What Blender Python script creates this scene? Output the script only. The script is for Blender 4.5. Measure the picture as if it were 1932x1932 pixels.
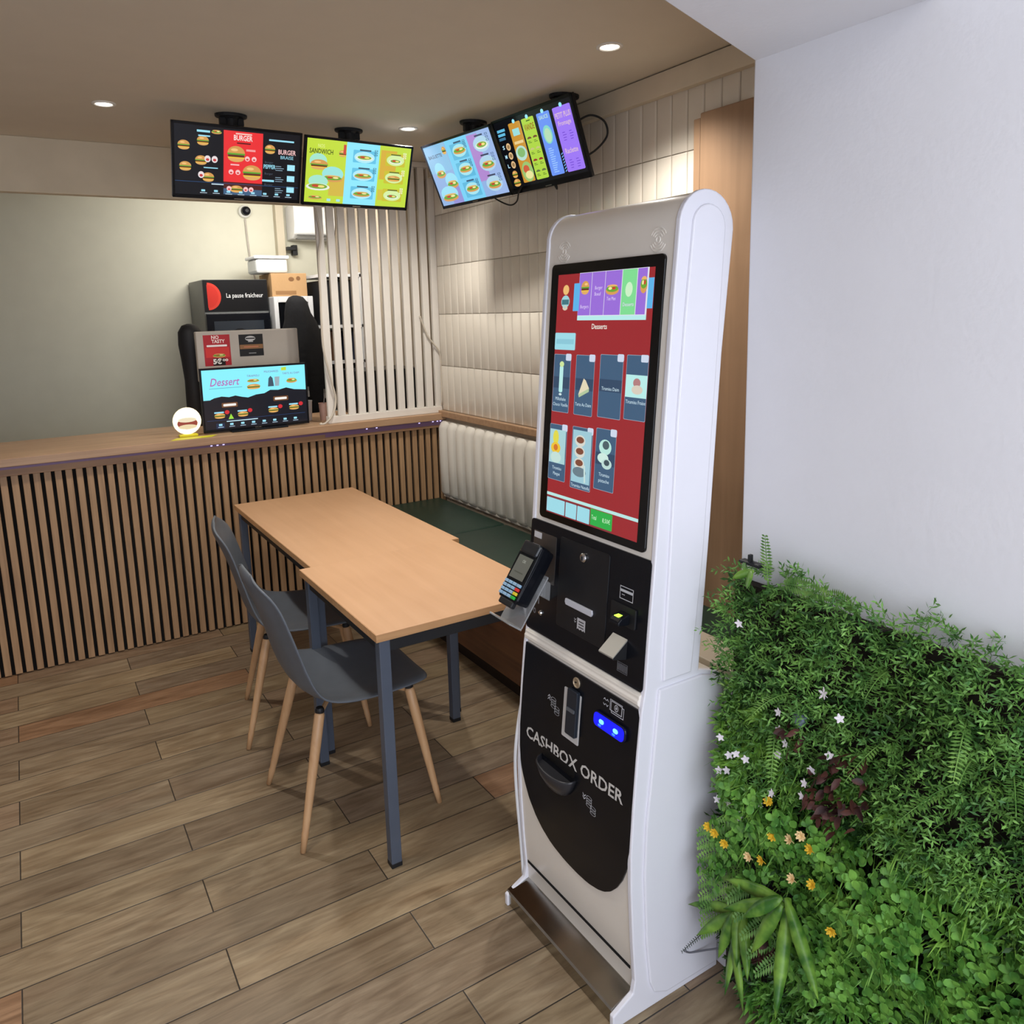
import bpy, bmesh, math, random
from mathutils import Vector, Matrix, Euler
PI = math.pi
for o in list(bpy.data.objects): bpy.data.objects.remove(o)
SC = bpy.context.scene
COL = SC.collection
rnd = random.Random(7)

# ------------------------------------------------------------------ camera
cd = bpy.data.cameras.new('camera'); cam = bpy.data.objects.new('camera', cd); COL.objects.link(cam)
yaw, pitch, roll = 5.45128686e-01, -1.73724457e-01, -2.92337417e-02
fw = Vector((math.sin(yaw)*math.cos(pitch), math.cos(yaw)*math.cos(pitch), math.sin(pitch)))
rt = Vector((math.cos(yaw), -math.sin(yaw), 0)); up = rt.cross(fw)
r2 = rt*math.cos(roll)+up*math.sin(roll); u2 = up*math.cos(roll)-rt*math.sin(roll)
mt = Matrix((r2, u2, -fw)).transposed().to_4x4(); mt.translation = (0, 0, 1.64)
cam.matrix_world = mt
cd.sensor_width = 36; cd.lens = 27.438; cd.shift_x = .0141; cd.shift_y = -.0633; cd.clip_start = .02
SC.camera = cam
# ------------------------------------------------------------------ view, world, lights
SC.view_settings.view_transform = 'Standard'; SC.view_settings.look = 'None'
SC.view_settings.exposure = 0.14; SC.view_settings.gamma = 1.0
w = bpy.data.worlds.new('world'); SC.world = w; w.use_nodes = True
bg = w.node_tree.nodes['Background']; bg.inputs[0].default_value = (.72, .82, 1, 1); bg.inputs[1].default_value = .9

def area(name, loc, target, sx, sy, power, col, spread=None):
    l = bpy.data.lights.new(name, 'AREA'); l.shape = 'RECTANGLE'; l.size = sx; l.size_y = sy; l.energy = power; l.color = col
    if spread: l.spread = spread
    o = bpy.data.objects.new(name, l); COL.objects.link(o); o.location = loc
    o.rotation_euler = (Vector(target)-Vector(loc)).to_track_quat('-Z', 'Y').to_euler(); return o
def spot(name, loc, power, col, ang=120, blend=.6, rad=.03, target=None):
    l = bpy.data.lights.new(name, 'SPOT'); l.energy = power; l.color = col; l.spot_size = math.radians(ang); l.spot_blend = blend; l.shadow_soft_size = rad
    o = bpy.data.objects.new(name, l); COL.objects.link(o); o.location = loc
    if target: o.rotation_euler = (Vector(target)-Vector(loc)).to_track_quat('-Z', 'Y').to_euler()
    return o
WARM = (1, .945, .87)
area('shopfront_daylight', (.1, -1.35, 1.35), (.5, 2, 1.1), 2.3, 2.1, 40, (.86, .90, 1))
area('front_room_fill', (.1, -.35, 2.44), (.1, -.35, 0), 1.2, .8, 12, (.95, .96, 1))  # added ambient fill over the near end, no fixture here
for i, (x, y, p) in enumerate([(1.66, 3.45, 50), (1.767, 2.133, 50), (.40, 3.55, 48), (.45, 2.1, 42)]):
    if p: spot('downlight_beam', (x, y, 2.455), p, WARM, (140, 128, 138, 106)[i], .9, (.035, .035, .04, .14)[i])
area('kitchen_fill', (1.45, 4.95, 2.40), (1.75, 5.8, 1.7), .9, .3, 17, (1, .97, .92))  # added fill aimed at the kitchen wall and air conditioner, no fixture

# ------------------------------------------------------------------ materials
def s2l(c): return tuple((v/255/12.92 if v/255 <= .04045 else ((v/255+.055)/1.055)**2.4) for v in c)
_m = {}
def nm(name): m = bpy.data.materials.new(name); m.use_nodes = True; return m, m.node_tree.nodes, m.node_tree.links
def mat(name, rgb, rough=.5, metal=0, var=.04, scale=8, bump=0, bscale=60, coat=0, trans=0, spec=.5, alpha=1, ior=1.45):
    if name in _m: return _m[name]
    m, N, L = nm(name); b = N['Principled BSDF']
    c = s2l(rgb)
    tc = N.new('ShaderNodeTexCoord'); nz = N.new('ShaderNodeTexNoise'); nz.inputs['Scale'].default_value = scale; nz.inputs['Detail'].default_value = 4
    L.new(tc.outputs['Object'], nz.inputs['Vector'])
    rp = N.new('ShaderNodeValToRGB'); L.new(nz.outputs['Fac'], rp.inputs[0])
    rp.color_ramp.elements[0].position = .3; rp.color_ramp.elements[1].position = .7
    rp.color_ramp.elements[0].color = (*[v*(1-var) for v in c], 1); rp.color_ramp.elements[1].color = (*[min(1, v*(1+var)) for v in c], 1)
    L.new(rp.outputs[0], b.inputs['Base Color'])
    b.inputs['Roughness'].default_value = rough; b.inputs['Metallic'].default_value = metal
    b.inputs['Specular IOR Level'].default_value = spec; b.inputs['IOR'].default_value = ior
    b.inputs['Coat Weight'].default_value = coat; b.inputs['Transmission Weight'].default_value = trans
    if bump:
        n2 = N.new('ShaderNodeTexNoise'); n2.inputs['Scale'].default_value = bscale; L.new(tc.outputs['Object'], n2.inputs['Vector'])
        bp = N.new('ShaderNodeBump'); bp.inputs['Strength'].default_value = bump; bp.inputs['Distance'].default_value = .01
        L.new(n2.outputs['Fac'], bp.inputs['Height']); L.new(bp.outputs[0], b.inputs['Normal'])
    _m[name] = m; return m
def em(rgb, s=1.0):
    k = 'glow_%d_%d_%d_%g' % (*rgb, s)
    if k in _m: return _m[k]
    m, N, L = nm(k); b = N['Principled BSDF']; c = s2l(rgb)
    b.inputs['Base Color'].default_value = (.012, .012, .014, 1); b.inputs['Roughness'].default_value = .22; b.inputs['Specular IOR Level'].default_value = .4
    b.inputs['Emission Color'].default_value = (*c, 1); b.inputs['Emission Strength'].default_value = s
    _m[k] = m; return m
def paint(rgb, rough=.5):
    return mat('print_%d_%d_%d' % rgb, rgb, rough, var=.02)
def wood(name, c1, c2, axis='X', rough=.45, along=2.0, across=45., coat=0, contrast=(.3, .72)):
    if name in _m: return _m[name]
    m, N, L = nm(name); b = N['Principled BSDF']
    tc = N.new('ShaderNodeTexCoord'); mp = N.new('ShaderNodeMapping')
    sc = {'X': (along, across, across), 'Y': (across, along, across), 'Z': (across, across, along)}[axis]
    mp.inputs['Scale'].default_value = sc; L.new(tc.outputs['Object'], mp.inputs[0])
    n1 = N.new('ShaderNodeTexNoise'); n1.inputs['Scale'].default_value = 1; n1.inputs['Detail'].default_value = 6; n1.inputs['Distortion'].default_value = .6; L.new(mp.outputs[0], n1.inputs['Vector'])
    n2 = N.new('ShaderNodeTexNoise'); n2.inputs['Scale'].default_value = 3.5; L.new(tc.outputs['Object'], n2.inputs['Vector'])
    mx = N.new('ShaderNodeMath'); mx.operation = 'MULTIPLY_ADD'; mx.inputs[1].default_value = .6; L.new(n1.outputs['Fac'], mx.inputs[0])
    m2 = N.new('ShaderNodeMath'); m2.operation = 'MULTIPLY'; m2.inputs[1].default_value = .4; L.new(n2.outputs['Fac'], m2.inputs[0]); L.new(m2.outputs[0], mx.inputs[2])
    rp = N.new('ShaderNodeValToRGB'); L.new(mx.outputs[0], rp.inputs[0])
    rp.color_ramp.elements[0].position = contrast[0]; rp.color_ramp.elements[1].position = contrast[1]
    rp.color_ramp.elements[0].color = (*s2l(c1), 1); rp.color_ramp.elements[1].color = (*s2l(c2), 1)
    L.new(rp.outputs[0], b.inputs['Base Color']); b.inputs['Roughness'].default_value = rough; b.inputs['Coat Weight'].default_value = coat
    bp = N.new('ShaderNodeBump'); bp.inputs['Strength'].default_value = .08; bp.inputs['Distance'].default_value = .004; L.new(n1.outputs['Fac'], bp.inputs['Height']); L.new(bp.outputs[0], b.inputs['Normal'])
    _m[name] = m; return m
def plank_floor():
    m, N, L = nm('wood_look_plank_tiles'); b = N['Principled BSDF']
    tc = N.new('ShaderNodeTexCoord'); sp = N.new('ShaderNodeSeparateXYZ'); L.new(tc.outputs['Object'], sp.inputs[0])
    def mth(op, a, bb=None, c=None):
        n = N.new('ShaderNodeMath'); n.operation = op
        for i, v in enumerate((a, bb, c)):
            if v is None: continue
            if isinstance(v, (int, float)): n.inputs[i].default_value = v
            else: L.new(v, n.inputs[i])
        return n.outputs[0]
    H, LN = .1520, .9245
    ry = mth('DIVIDE', mth('SUBTRACT', sp.outputs['Y'], 1.784), H); row = mth('FLOOR', ry); fy = mth('SUBTRACT', ry, row)
    par = mth('ABSOLUTE', mth('MODULO', row, 2.0))
    x0 = mth('MULTIPLY_ADD', par, .4625, .290)
    rx = mth('DIVIDE', mth('SUBTRACT', sp.outputs['X'], x0), LN); cl = mth('FLOOR', rx); fx = mth('SUBTRACT', rx, cl)
    ey = mth('MULTIPLY', mth('MINIMUM', fy, mth('SUBTRACT', 1.0, fy)), H); ex = mth('MULTIPLY', mth('MINIMUM', fx, mth('SUBTRACT', 1.0, fx)), LN)
    e = mth('MINIMUM', ex, ey); gap = mth('LESS_THAN', e, .0017)
    cb = N.new('ShaderNodeCombineXYZ'); L.new(row, cb.inputs[0]); L.new(cl, cb.inputs[1])
    wn = N.new('ShaderNodeTexWhiteNoise'); wn.noise_dimensions = '3D'; L.new(cb.outputs[0], wn.inputs['Vector'])
    # plank tone
    r1 = N.new('ShaderNodeValToRGB'); L.new(wn.outputs['Value'], r1.inputs[0]); r1.color_ramp.interpolation = 'LINEAR'
    cols = [(0, (138, 121, 99)), (.22, (160, 142, 114)), (.42, (144, 127, 108)), (.62, (168, 149, 120)), (.76, (148, 133, 114)), (.88, (166, 132, 102)), (1, (156, 120, 92))]
    r1.color_ramp.elements[0].color = (*s2l(cols[0][1]), 1); r1.color_ramp.elements[1].color = (*s2l(cols[-1][1]), 1)
    for p, c in cols[1:-1]:
        q = r1.color_ramp.elements.new(p); q.color = (*s2l(c), 1)
    # grain, shifted per plank
    sc = N.new('ShaderNodeVectorMath'); sc.operation = 'SCALE'; sc.inputs['Scale'].default_value = 37.0; L.new(wn.outputs['Color'], sc.inputs[0])
    ad = N.new('ShaderNodeVectorMath'); L.new(tc.outputs['Object'], ad.inputs[0]); L.new(sc.outputs[0], ad.inputs[1])
    mp = N.new('ShaderNodeMapping'); mp.inputs['Scale'].default_value = (3.2, 30, 1); L.new(ad.outputs[0], mp.inputs[0])
    g = N.new('ShaderNodeTexNoise'); g.inputs['Scale'].default_value = 1; g.inputs['Detail'].default_value = 8; g.inputs['Distortion'].default_value = 1.6; g.inputs['Roughness'].default_value = .62; L.new(mp.outputs[0], g.inputs['Vector'])
    mp2 = N.new('ShaderNodeMapping'); mp2.inputs['Scale'].default_value = (2.0, 9, 1); L.new(ad.outputs[0], mp2.inputs[0])
    g2 = N.new('ShaderNodeTexNoise'); g2.inputs['Scale'].default_value = 1; g2.inputs['Detail'].default_value = 3; g2.inputs['Distortion'].default_value = 2.5; L.new(mp2.outputs[0], g2.inputs['Vector'])
    rg = N.new('ShaderNodeValToRGB'); L.new(g.outputs['Fac'], rg.inputs[0]); rg.color_ramp.elements[0].position = .28; rg.color_ramp.elements[1].position = .62
    rg.color_ramp.elements[0].color = (.52, .465, .41, 1); rg.color_ramp.elements[1].color = (1.04, 1.03, 1.0, 1)
    rg2 = N.new('ShaderNodeValToRGB'); L.new(g2.outputs['Fac'], rg2.inputs[0]); rg2.color_ramp.elements[0].position = .25; rg2.color_ramp.elements[1].position = .7
    rg2.color_ramp.elements[0].color = (.64, .56, .48, 1); rg2.color_ramp.elements[1].color = (1.08, 1.09, 1.08, 1)
    def mixc(f, a, bb, bt):
        n = N.new('ShaderNodeMix'); n.data_type = 'RGBA'; n.blend_type = bt
        if isinstance(f, (int, float)): n.inputs[0].default_value = f
        else: L.new(f, n.inputs[0])
        L.new(a, n.inputs[6])
        if isinstance(bb, tuple): n.inputs[7].default_value = bb
        else: L.new(bb, n.inputs[7])
        return n.outputs[2]
    c = mixc(.85, r1.outputs[0], rg.outputs[0], 'MULTIPLY'); c = mixc(.9, c, rg2.outputs[0], 'MULTIPLY')
    # rusty knots
    vo = N.new('ShaderNodeTexVoronoi'); vo.inputs['Scale'].default_value = 1.0
    mp3 = N.new('ShaderNodeMapping'); mp3.inputs['Scale'].default_value = (1.7, 4.5, 1); L.new(ad.outputs[0], mp3.inputs[0]); L.new(mp3.outputs[0], vo.inputs['Vector'])
    kn = mth('MULTIPLY', mth('SUBTRACT', 1.0, mth('MINIMUM', mth('DIVIDE', vo.outputs['Distance'], .2), 1.0)), .45)
    kn = mth('MULTIPLY', kn, mth('GREATER_THAN', g2.outputs['Fac'], .42))
    c = mixc(kn, c, (.16, .085, .045, 1), 'MIX')
    c = mixc(gap, c, (.035, .027, .02, 1), 'MIX')
    L.new(c, b.inputs['Base Color'])
    rr = mth('MULTIPLY_ADD', g.outputs['Fac'], .18, .36); L.new(rr, b.inputs['Roughness'])
    bp = N.new('ShaderNodeBump'); bp.inputs['Strength'].default_value = .35; bp.inputs['Distance'].default_value = .003
    hh = mth('MULTIPLY_ADD', mth('MINIMUM', mth('DIVIDE', e, .003), 1.0), 1.0, mth('MULTIPLY', g.outputs['Fac'], .25)); L.new(hh, bp.inputs['Height']); L.new(bp.outputs[0], b.inputs['Normal'])
    return m

WHITE = mat('white_plaster', (226, 226, 230), .75, var=.012, bump=.05, bscale=90)
CEIL = mat('beige_ceiling_paint', (208, 198, 180), .8, var=.015)
TILE = mat('cream_glazed_tile', (226, 219, 206), .26, var=.03, scale=5, coat=.15)
GROUT = mat('beige_grout', (178, 164, 144), .9)
KWHITE = mat('white_lacquered_steel', (232, 232, 240), .32, var=.008, coat=.2)
KBEIGE = mat('warm_white_lacquered_sheet', (236, 230, 220), .3, var=.01, coat=.25)
BLACK = mat('glossy_black_plastic', (17, 19, 25), .26, var=.1, spec=.3)
BLACKM = mat('matte_black_plastic', (22, 23, 26), .55, var=.1)
GLASSB = mat('black_glass_bezel', (8, 9, 11), .08, var=.05)
STEEL = mat('brushed_steel', (164, 160, 152), .16, 1, var=.05, scale=30)
CHROME = mat('chrome', (220, 220, 222), .12, 1, var=.02)
GREYLEG = mat('blue_grey_powder_coat', (80, 88, 102), .38, var=.05)
APRON = mat('dark_apron_metal', (24, 25, 28), .5, var=.1)
SHELL = mat('slate_grey_plastic', (92, 98, 106), .48, var=.05, scale=20, bump=.03, bscale=300)
GREEN = mat('dark_green_leatherette', (26, 50, 40), .42, var=.08, scale=14, bump=.05, bscale=220)
PAD = mat('cream_channelled_upholstery', (226, 221, 210), .55, var=.02, bump=.03)
LATW = mat('white_painted_wood', (236, 231, 222), .5, var=.02)
BEECH = wood('beech_laminate', (194, 148, 108), (214, 170, 130), 'Y', .42, 1.6, 22, contrast=(.2, .8))
BEECHE = wood('beech_edge_band', (178, 132, 88), (206, 160, 112), 'X', .45, 4, 60)
SLATW = wood('oak_slat_veneer', (152, 118, 84), (194, 156, 116), 'Z', .5, 3, 60)
COUNTW = wood('oak_worktop', (160, 126, 96), (194, 158, 124), 'X', .4, 2, 40)
LEGW = wood('ash_leg', (186, 142, 100), (214, 174, 130), 'Z', .42, 4, 50)
PANW = wood('larch_wall_panel', (138, 110, 84), (176, 142, 112), 'Z', .5, 1.2, 16)
BENW = wood('walnut_bench_panel', (72, 44, 30), (136, 92, 64), 'Y', .35, 1.6, 26)

# ------------------------------------------------------------------ mesh helpers
class M:
    def __init__(s): s.v = []; s.f = []; s.mi = []; s.cur = 0; s.sm = []; s.smooth = False
    def add(s, vs, fs, T=None):
        n = len(s.v)
        s.v += [tuple(T @ Vector(p)) if T else tuple(p) for p in vs]
        for f in fs: s.f.append([i+n for i in f]); s.mi.append(s.cur); s.sm.append(s.smooth)
        return s
    def box(s, x0, x1, y0, y1, z0, z1, T=None):
        return s.add([(x0,y0,z0),(x1,y0,z0),(x1,y1,z0),(x0,y1,z0),(x0,y0,z1),(x1,y0,z1),(x1,y1,z1),(x0,y1,z1)],
                     [(3,2,1,0),(4,5,6,7),(0,1,5,4),(1,2,6,5),(2,3,7,6),(3,0,4,7)], T)
    def bbox(s, x0, x1, y0, y1, z0, z1, r, T=None, seg=2):   # bevelled box
        bm = bmesh.new(); bmesh.ops.create_cube(bm, size=1)
        for v in bm.verts: v.co = Vector(((x0+x1)/2+v.co.x*(x1-x0), (y0+y1)/2+v.co.y*(y1-y0), (z0+z1)/2+v.co.z*(z1-z0)))
        bmesh.ops.bevel(bm, geom=bm.edges[:], offset=r, segments=seg, profile=.5, affect='EDGES')
        bm.verts.index_update(); s.add([v.co[:] for v in bm.verts], [[v.index for v in f.verts] for f in bm.faces], T); bm.free(); return s
    def prism(s, pts, fn0, fn1):   # polygon pts, extruded from fn0(p) to fn1(p)
        n = len(pts); vs = [fn0(p) for p in pts]+[fn1(p) for p in pts]
        return s.add(vs, [list(range(n))[::-1], list(range(n, 2*n))]+[(i, (i+1) % n, n+(i+1) % n, n+i) for i in range(n)])
    def lathe(s, prof, T=None, n=24):
        vs = []; fs = []
        for r, z in prof:
            for k in range(n): a = 2*PI*k/n; vs.append((r*math.cos(a), r*math.sin(a), z))
        for j in range(len(prof)-1):
            for k in range(n): fs.append((j*n+k, j*n+(k+1) % n, (j+1)*n+(k+1) % n, (j+1)*n+k))
        fs.append(list(range(n))[::-1]); fs.append([(len(prof)-1)*n+k for k in range(n)])
        return s.add(vs, fs, T)
    def tube(s, path, r, n=8, r1=None):
        P = [Vector(p) for p in path]; rings = []; prev = None
        for i, p in enumerate(P):
            d = (P[min(i+1, len(P)-1)]-P[max(i-1, 0)]).normalized()
            if prev is None: a = d.orthogonal().normalized()
            else: a = (prev-d*prev.dot(d)).normalized()
            prev = a; b = d.cross(a); rr = r if r1 is None else r+(r1-r)*i/(len(P)-1)
            rings.append([p+(a*math.cos(2*PI*k/n)+b*math.sin(2*PI*k/n))*rr for k in range(n)])
        vs = [q for rg in rings for q in rg]; fs = []
        for j in range(len(P)-1):
            for k in range(n): fs.append((j*n+k, j*n+(k+1) % n, (j+1)*n+(k+1) % n, (j+1)*n+k))
        fs.append(list(range(n))[::-1]); fs.append([(len(P)-1)*n+k for k in range(n)])
        return s.add(vs, fs)
def smooth_path(pts, k=6):
    P = [Vector(p) for p in pts]; out = []
    for i in range(len(P)-1):
        p0, p1, p2, p3 = P[max(i-1, 0)], P[i], P[i+1], P[min(i+2, len(P)-1)]
        for j in range(k):
            t = j/k; out.append(.5*((2*p1)+(p2-p0)*t+(2*p0-5*p1+4*p2-p3)*t*t+(3*p1-p0-3*p2+p3)*t**3))
    out.append(P[-1]); return out
def obj(name, m, mats, parent=None, bev=0, smooth=False, space='world', seg=2, sub=0, solid=0):
    me = bpy.data.meshes.new(name); me.from_pydata(m.v, [], m.f)
    for x in (mats if isinstance(mats, (list, tuple)) else [mats]): me.materials.append(x)
    me.polygons.foreach_set('material_index', m.mi); me.polygons.foreach_set('use_smooth', [bool(smooth or q) for q in m.sm])
    me.update(); me.validate()
    o = bpy.data.objects.new(name, me); COL.objects.link(o)
    bm = bmesh.new(); bm.from_mesh(me); bmesh.ops.recalc_face_normals(bm, faces=bm.faces[:]); bm.to_mesh(me); bm.free()
    if parent is not None:
        o.parent = parent
        if space == 'world':
            T = Matrix.Identity(4); q = parent
            while q is not None: T = Matrix.LocRotScale(q.location, q.rotation_euler, q.scale) @ T; q = q.parent
            me.transform(T.inverted())
    if solid:
        md = o.modifiers.new('thickness', 'SOLIDIFY'); md.thickness = solid; md.offset = 0
    if bev:
        md = o.modifiers.new('bevel', 'BEVEL'); md.width = bev; md.segments = seg; md.limit_method = 'ANGLE'; md.angle_limit = math.radians(40)
    if sub:
        md = o.modifiers.new('subdivision', 'SUBSURF'); md.levels = sub; md.render_levels = sub
    return o
def thing(name, label, cat, loc=(0, 0, 0), rot=(0, 0, 0), group=None):
    o = bpy.data.objects.new(name, None); COL.objects.link(o); o.location = loc; o.rotation_euler = rot; o.empty_display_size = .1
    return tag(o, label, cat, group)
def tag(o, label, cat, group=None):
    o['label'] = label; o['category'] = cat
    if group: o['group'] = group
    return o
def struct(name, m, mats, **k):
    o = obj(name, m, mats, **k); o['kind'] = 'structure'; return o
_tc = {}
def text_mesh(s, bold=0.0, shear=0.0):
    k = (s, bold, shear)
    if k in _tc: return _tc[k]
    cu = bpy.data.curves.new('t', 'FONT'); cu.body = s; cu.size = 1; cu.resolution_u = 2; cu.offset = bold; cu.shear = shear
    o = bpy.data.objects.new('t', cu); COL.objects.link(o)
    dg = bpy.context.evaluated_depsgraph_get(); e = o.evaluated_get(dg); me = e.to_mesh()
    vs = [v.co[:] for v in me.vertices]; fs = [list(p.vertices) for p in me.polygons]
    e.to_mesh_clear(); bpy.data.objects.remove(o); bpy.data.curves.remove(cu)
    xs = [v[0] for v in vs]; ys = [v[1] for v in vs]
    _tc[k] = (vs, fs, min(xs), max(xs), max(ys)); return _tc[k]
class G:
    """flat printed or lit artwork: polygons in (u,v) laid on a surface through P(u,v,layer)"""
    def __init__(s, P, mk): s.P = P; s.mk = mk; s.m = M(); s.mats = []; s.l = 1
    def c(s, rgb):
        m = s.mk(rgb)
        if m not in s.mats: s.mats.append(m)
        s.m.cur = s.mats.index(m)
    def poly(s, pts, rgb):
        s.c(rgb); s.m.add([s.P(u, v, s.l) for u, v in pts], [list(range(len(pts)))]); s.l += .02; return s
    def rect(s, u0, u1, v0, v1, rgb, r=0):
        if not r: return s.poly([(u0, v0), (u1, v0), (u1, v1), (u0, v1)], rgb)
        pts = []
        sx = 1 if u1 > u0 else -1
        for cx, cy, a0 in ((u1-sx*r, v0+r, -90), (u1-sx*r, v1-r, 0), (u0+sx*r, v1-r, 90), (u0+sx*r, v0+r, 180)):
            for k in range(5): a = math.radians(a0+k*22.5); pts.append((cx+sx*r*math.cos(a), cy+r*math.sin(a)))
        return s.poly(pts, rgb)
    def ell(s, u, v, a, b, rgb, a0=0, a1=360, n=18):
        pts = [(u+a*math.cos(math.radians(a0+(a1-a0)*k/n)), v+b*math.sin(math.radians(a0+(a1-a0)*k/n))) for k in range(n+(a1-a0 < 360))]
        return s.poly(pts, rgb)
    def ring(s, u, v, a, b, t, rgb, n=20):
        s.c(rgb); vs = []; fs = []
        for k in range(n):
            q = 2*PI*k/n; vs += [s.P(u+a*math.cos(q), v+b*math.sin(q), s.l), s.P(u+(a-t)*math.cos(q), v+(b-t*(b/abs(a)))*math.sin(q), s.l)]
        for k in range(n): fs.append((2*k, 2*((k+1) % n), 2*((k+1) % n)+1, 2*k+1))
        s.m.add(vs, fs); return s
    def frame(s, u0, u1, v0, v1, t, rgb):
        tu = t if u1 > u0 else -t
        s.rect(u0, u1, v0, v0+t, rgb); s.rect(u0, u1, v1-t, v1, rgb); s.rect(u0, u0+tu, v0, v1, rgb); return s.rect(u1-tu, u1, v0, v1, rgb)
    def text(s, t, u, v, h, rgb, w=None, bold=.0, shear=0, rot=0, dirx=1):
        vs, fs, x0, x1, y1 = text_mesh(t, bold, shear); k = h/.7; kx = (w/(x1-x0)) if w else k*s.asp
        s.c(rgb); out = []
        for x, y, _ in vs:
            a, b = (x-x0)*kx, y*k
            if rot: a, b = a*math.cos(rot)-b*math.sin(rot), a*math.sin(rot)+b*math.cos(rot)
            out.append(s.P(u+dirx*a, v+b, s.l))
        s.m.add(out, fs); s.l += .02; return s
    asp = 1.0
    def food(s, u, v, w, h, kind='burger', d=1):
        if kind == 'burger':
            s.ell(u, v+h*.10, w*.5, h*.42, (205, 150, 80), 0, 180); s.rect(u-w*.5, u+w*.5, v+h*.02, v+h*.12, (90, 160, 50)); s.rect(u-w*.46, u+w*.46, v-h*.10, v+h*.03, (96, 48, 30))
            s.rect(u-w*.48, u+w*.48, v-h*.16, v-h*.10, (235, 190, 60)); s.ell(u, v-h*.16, w*.46, h*.22, (215, 165, 95), 180, 360)
            s.ell(u-w*.1, v+h*.3, w*.2, h*.08, (235, 190, 120))
        elif kind == 'plate':
            s.ell(u, v, w*.5, h*.36, (225, 230, 215)); s.ell(u, v+h*.06, w*.4, h*.26, (120, 165, 60)); s.ell(u-w*.1, v+h*.1, w*.16, h*.14, (190, 70, 45)); s.ell(u+w*.14, v+h*.06, w*.14, h*.12, (240, 215, 120))
        elif kind == 'sub':
            s.ell(u, v-h*.08, w*.5, h*.3, (206, 150, 84)); s.ell(u, v+h*.04, w*.46, h*.22, (100, 160, 52)); s.ell(u-w*.12, v+h*.08, w*.14, h*.1, (190, 60, 40)); s.ell(u+w*.16, v+h*.08, w*.14, h*.1, (235, 220, 150)); s.ell(u, v+h*.2, w*.4, h*.14, (222, 172, 100), 0, 180)
        return s
    def dashes(s, u, v, w, n, dv, rgb, t=None):
        t = t or dv*.4
        for k in range(n): ww = w*(.6+.4*((k*37) % 10)/10); s.rect(u, u+ww, v-k*dv, v-k*dv+t, rgb)
        return s
    def build(s, name, parent): return obj(name, s.m, s.mats, parent)

# ================================================================== SETTING
ZC = 2.48
struct('floor', M().box(-1.3, 2.4, -1.6, 6.1, -.05, 0), plank_floor())
struct('ceiling', M().box(-1.3, 2.4, -1.6, 6.1, ZC, ZC+.06), CEIL)
m = M(); m.box(2.15, 2.3, 1.155, 6.1, 0, ZC); m.cur = 1
# vertical pillow tiles, 80 x 300 mm, in stacked rows
rows = [(1.06, 1.325), (1.325, 1.625), (1.625, 1.90), (1.90, 2.185), (2.185, 2.40)]
y = 4.165
m.smooth = True
while y > 1.2:
    for z0, z1 in rows:
        a, b = y-.079, y-.001; g = .0015
        px = [0, .003, .010, .04-.001, .068, .075, .078]; dx = [0, .0030, .0040, .0048, .0040, .0030, 0]
        zz = [z0+g, z0+g+.004, z1-g-.004, z1-g]
        vs = []
        for j, z in enumerate(zz):
            for p, d in zip(px, dx): vs.append((2.15-.0008-(d if j in (1, 2) else min(d, .002)), a+p, z))
        fs = [(j*7+i, j*7+i+1, (j+1)*7+i+1, (j+1)*7+i) for j in range(3) for i in range(6)]
        m.add(vs, fs)
    y -= .0802
struct('wall_right', m, [GROUT, TILE])
KWALL = mat('pale_green_grey_wall_paint', (212, 210, 192), .8, var=.02)
struct('wall_back', M().box(-1.3, 2.15, 6.0, 6.1, 0, ZC), KWALL)
struct('wall_left', M().box(-1.3, -1.2, -1.6, 6.0, 0, ZC), WHITE)
struct('wall_front', M().box(1.33, 2.4, -1.6, 1.155, 0, ZC), WHITE, bev=.004)
# soffit strip above the tiles, white header beam, low wall behind the kiosk, oak rail
struct('trim_1', M().box(2.115, 2.15, 1.155, 4.3, 2.395, ZC-.004), mat('beige_soffit_paint', (216, 204, 182), .8), bev=.002)
d = Vector((.391, .151)).normalized(); p0 = Vector((1.33, 1.153)); nrm = Vector((d.y, -d.x))
q = [p0, p0-d*2.75, p0-d*2.75+nrm*.34, p0+nrm*.34]
struct('trim_2', M().prism([(v.x, v.y) for v in q], lambda p: (p[0], p[1], 2.118), lambda p: (p[0], p[1], ZC)), WHITE, bev=.003)
m = M().box(1.335, 1.44, 1.157, 1.74, 0, .775); m.cur = 1; m.box(1.333, 1.45, 1.157, 1.75, .775, .795)
struct('trim_3', m, [WHITE, mat('grey_beige_ledge_stone', (176, 164, 146), .5)], bev=.003)
struct('trim_4', M().box(2.118, 2.15, 2.08, 4.168, 1.022, 1.058), COUNTW, bev=.003)
m = M(); m.box(2.105, 2.15, 2.056, 2.088, .40, 2.275); m.box(2.098, 2.15, 1.16, 2.05, .40, 2.288)
struct('trim_5', m, PANW, bev=.004)
struct('trim_6', M().box(-1.2, 2.15, 4.30, 4.36, 2.235, ZC), mat('cream_lintel_paint', (214, 202, 178), .8), bev=.003)

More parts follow.
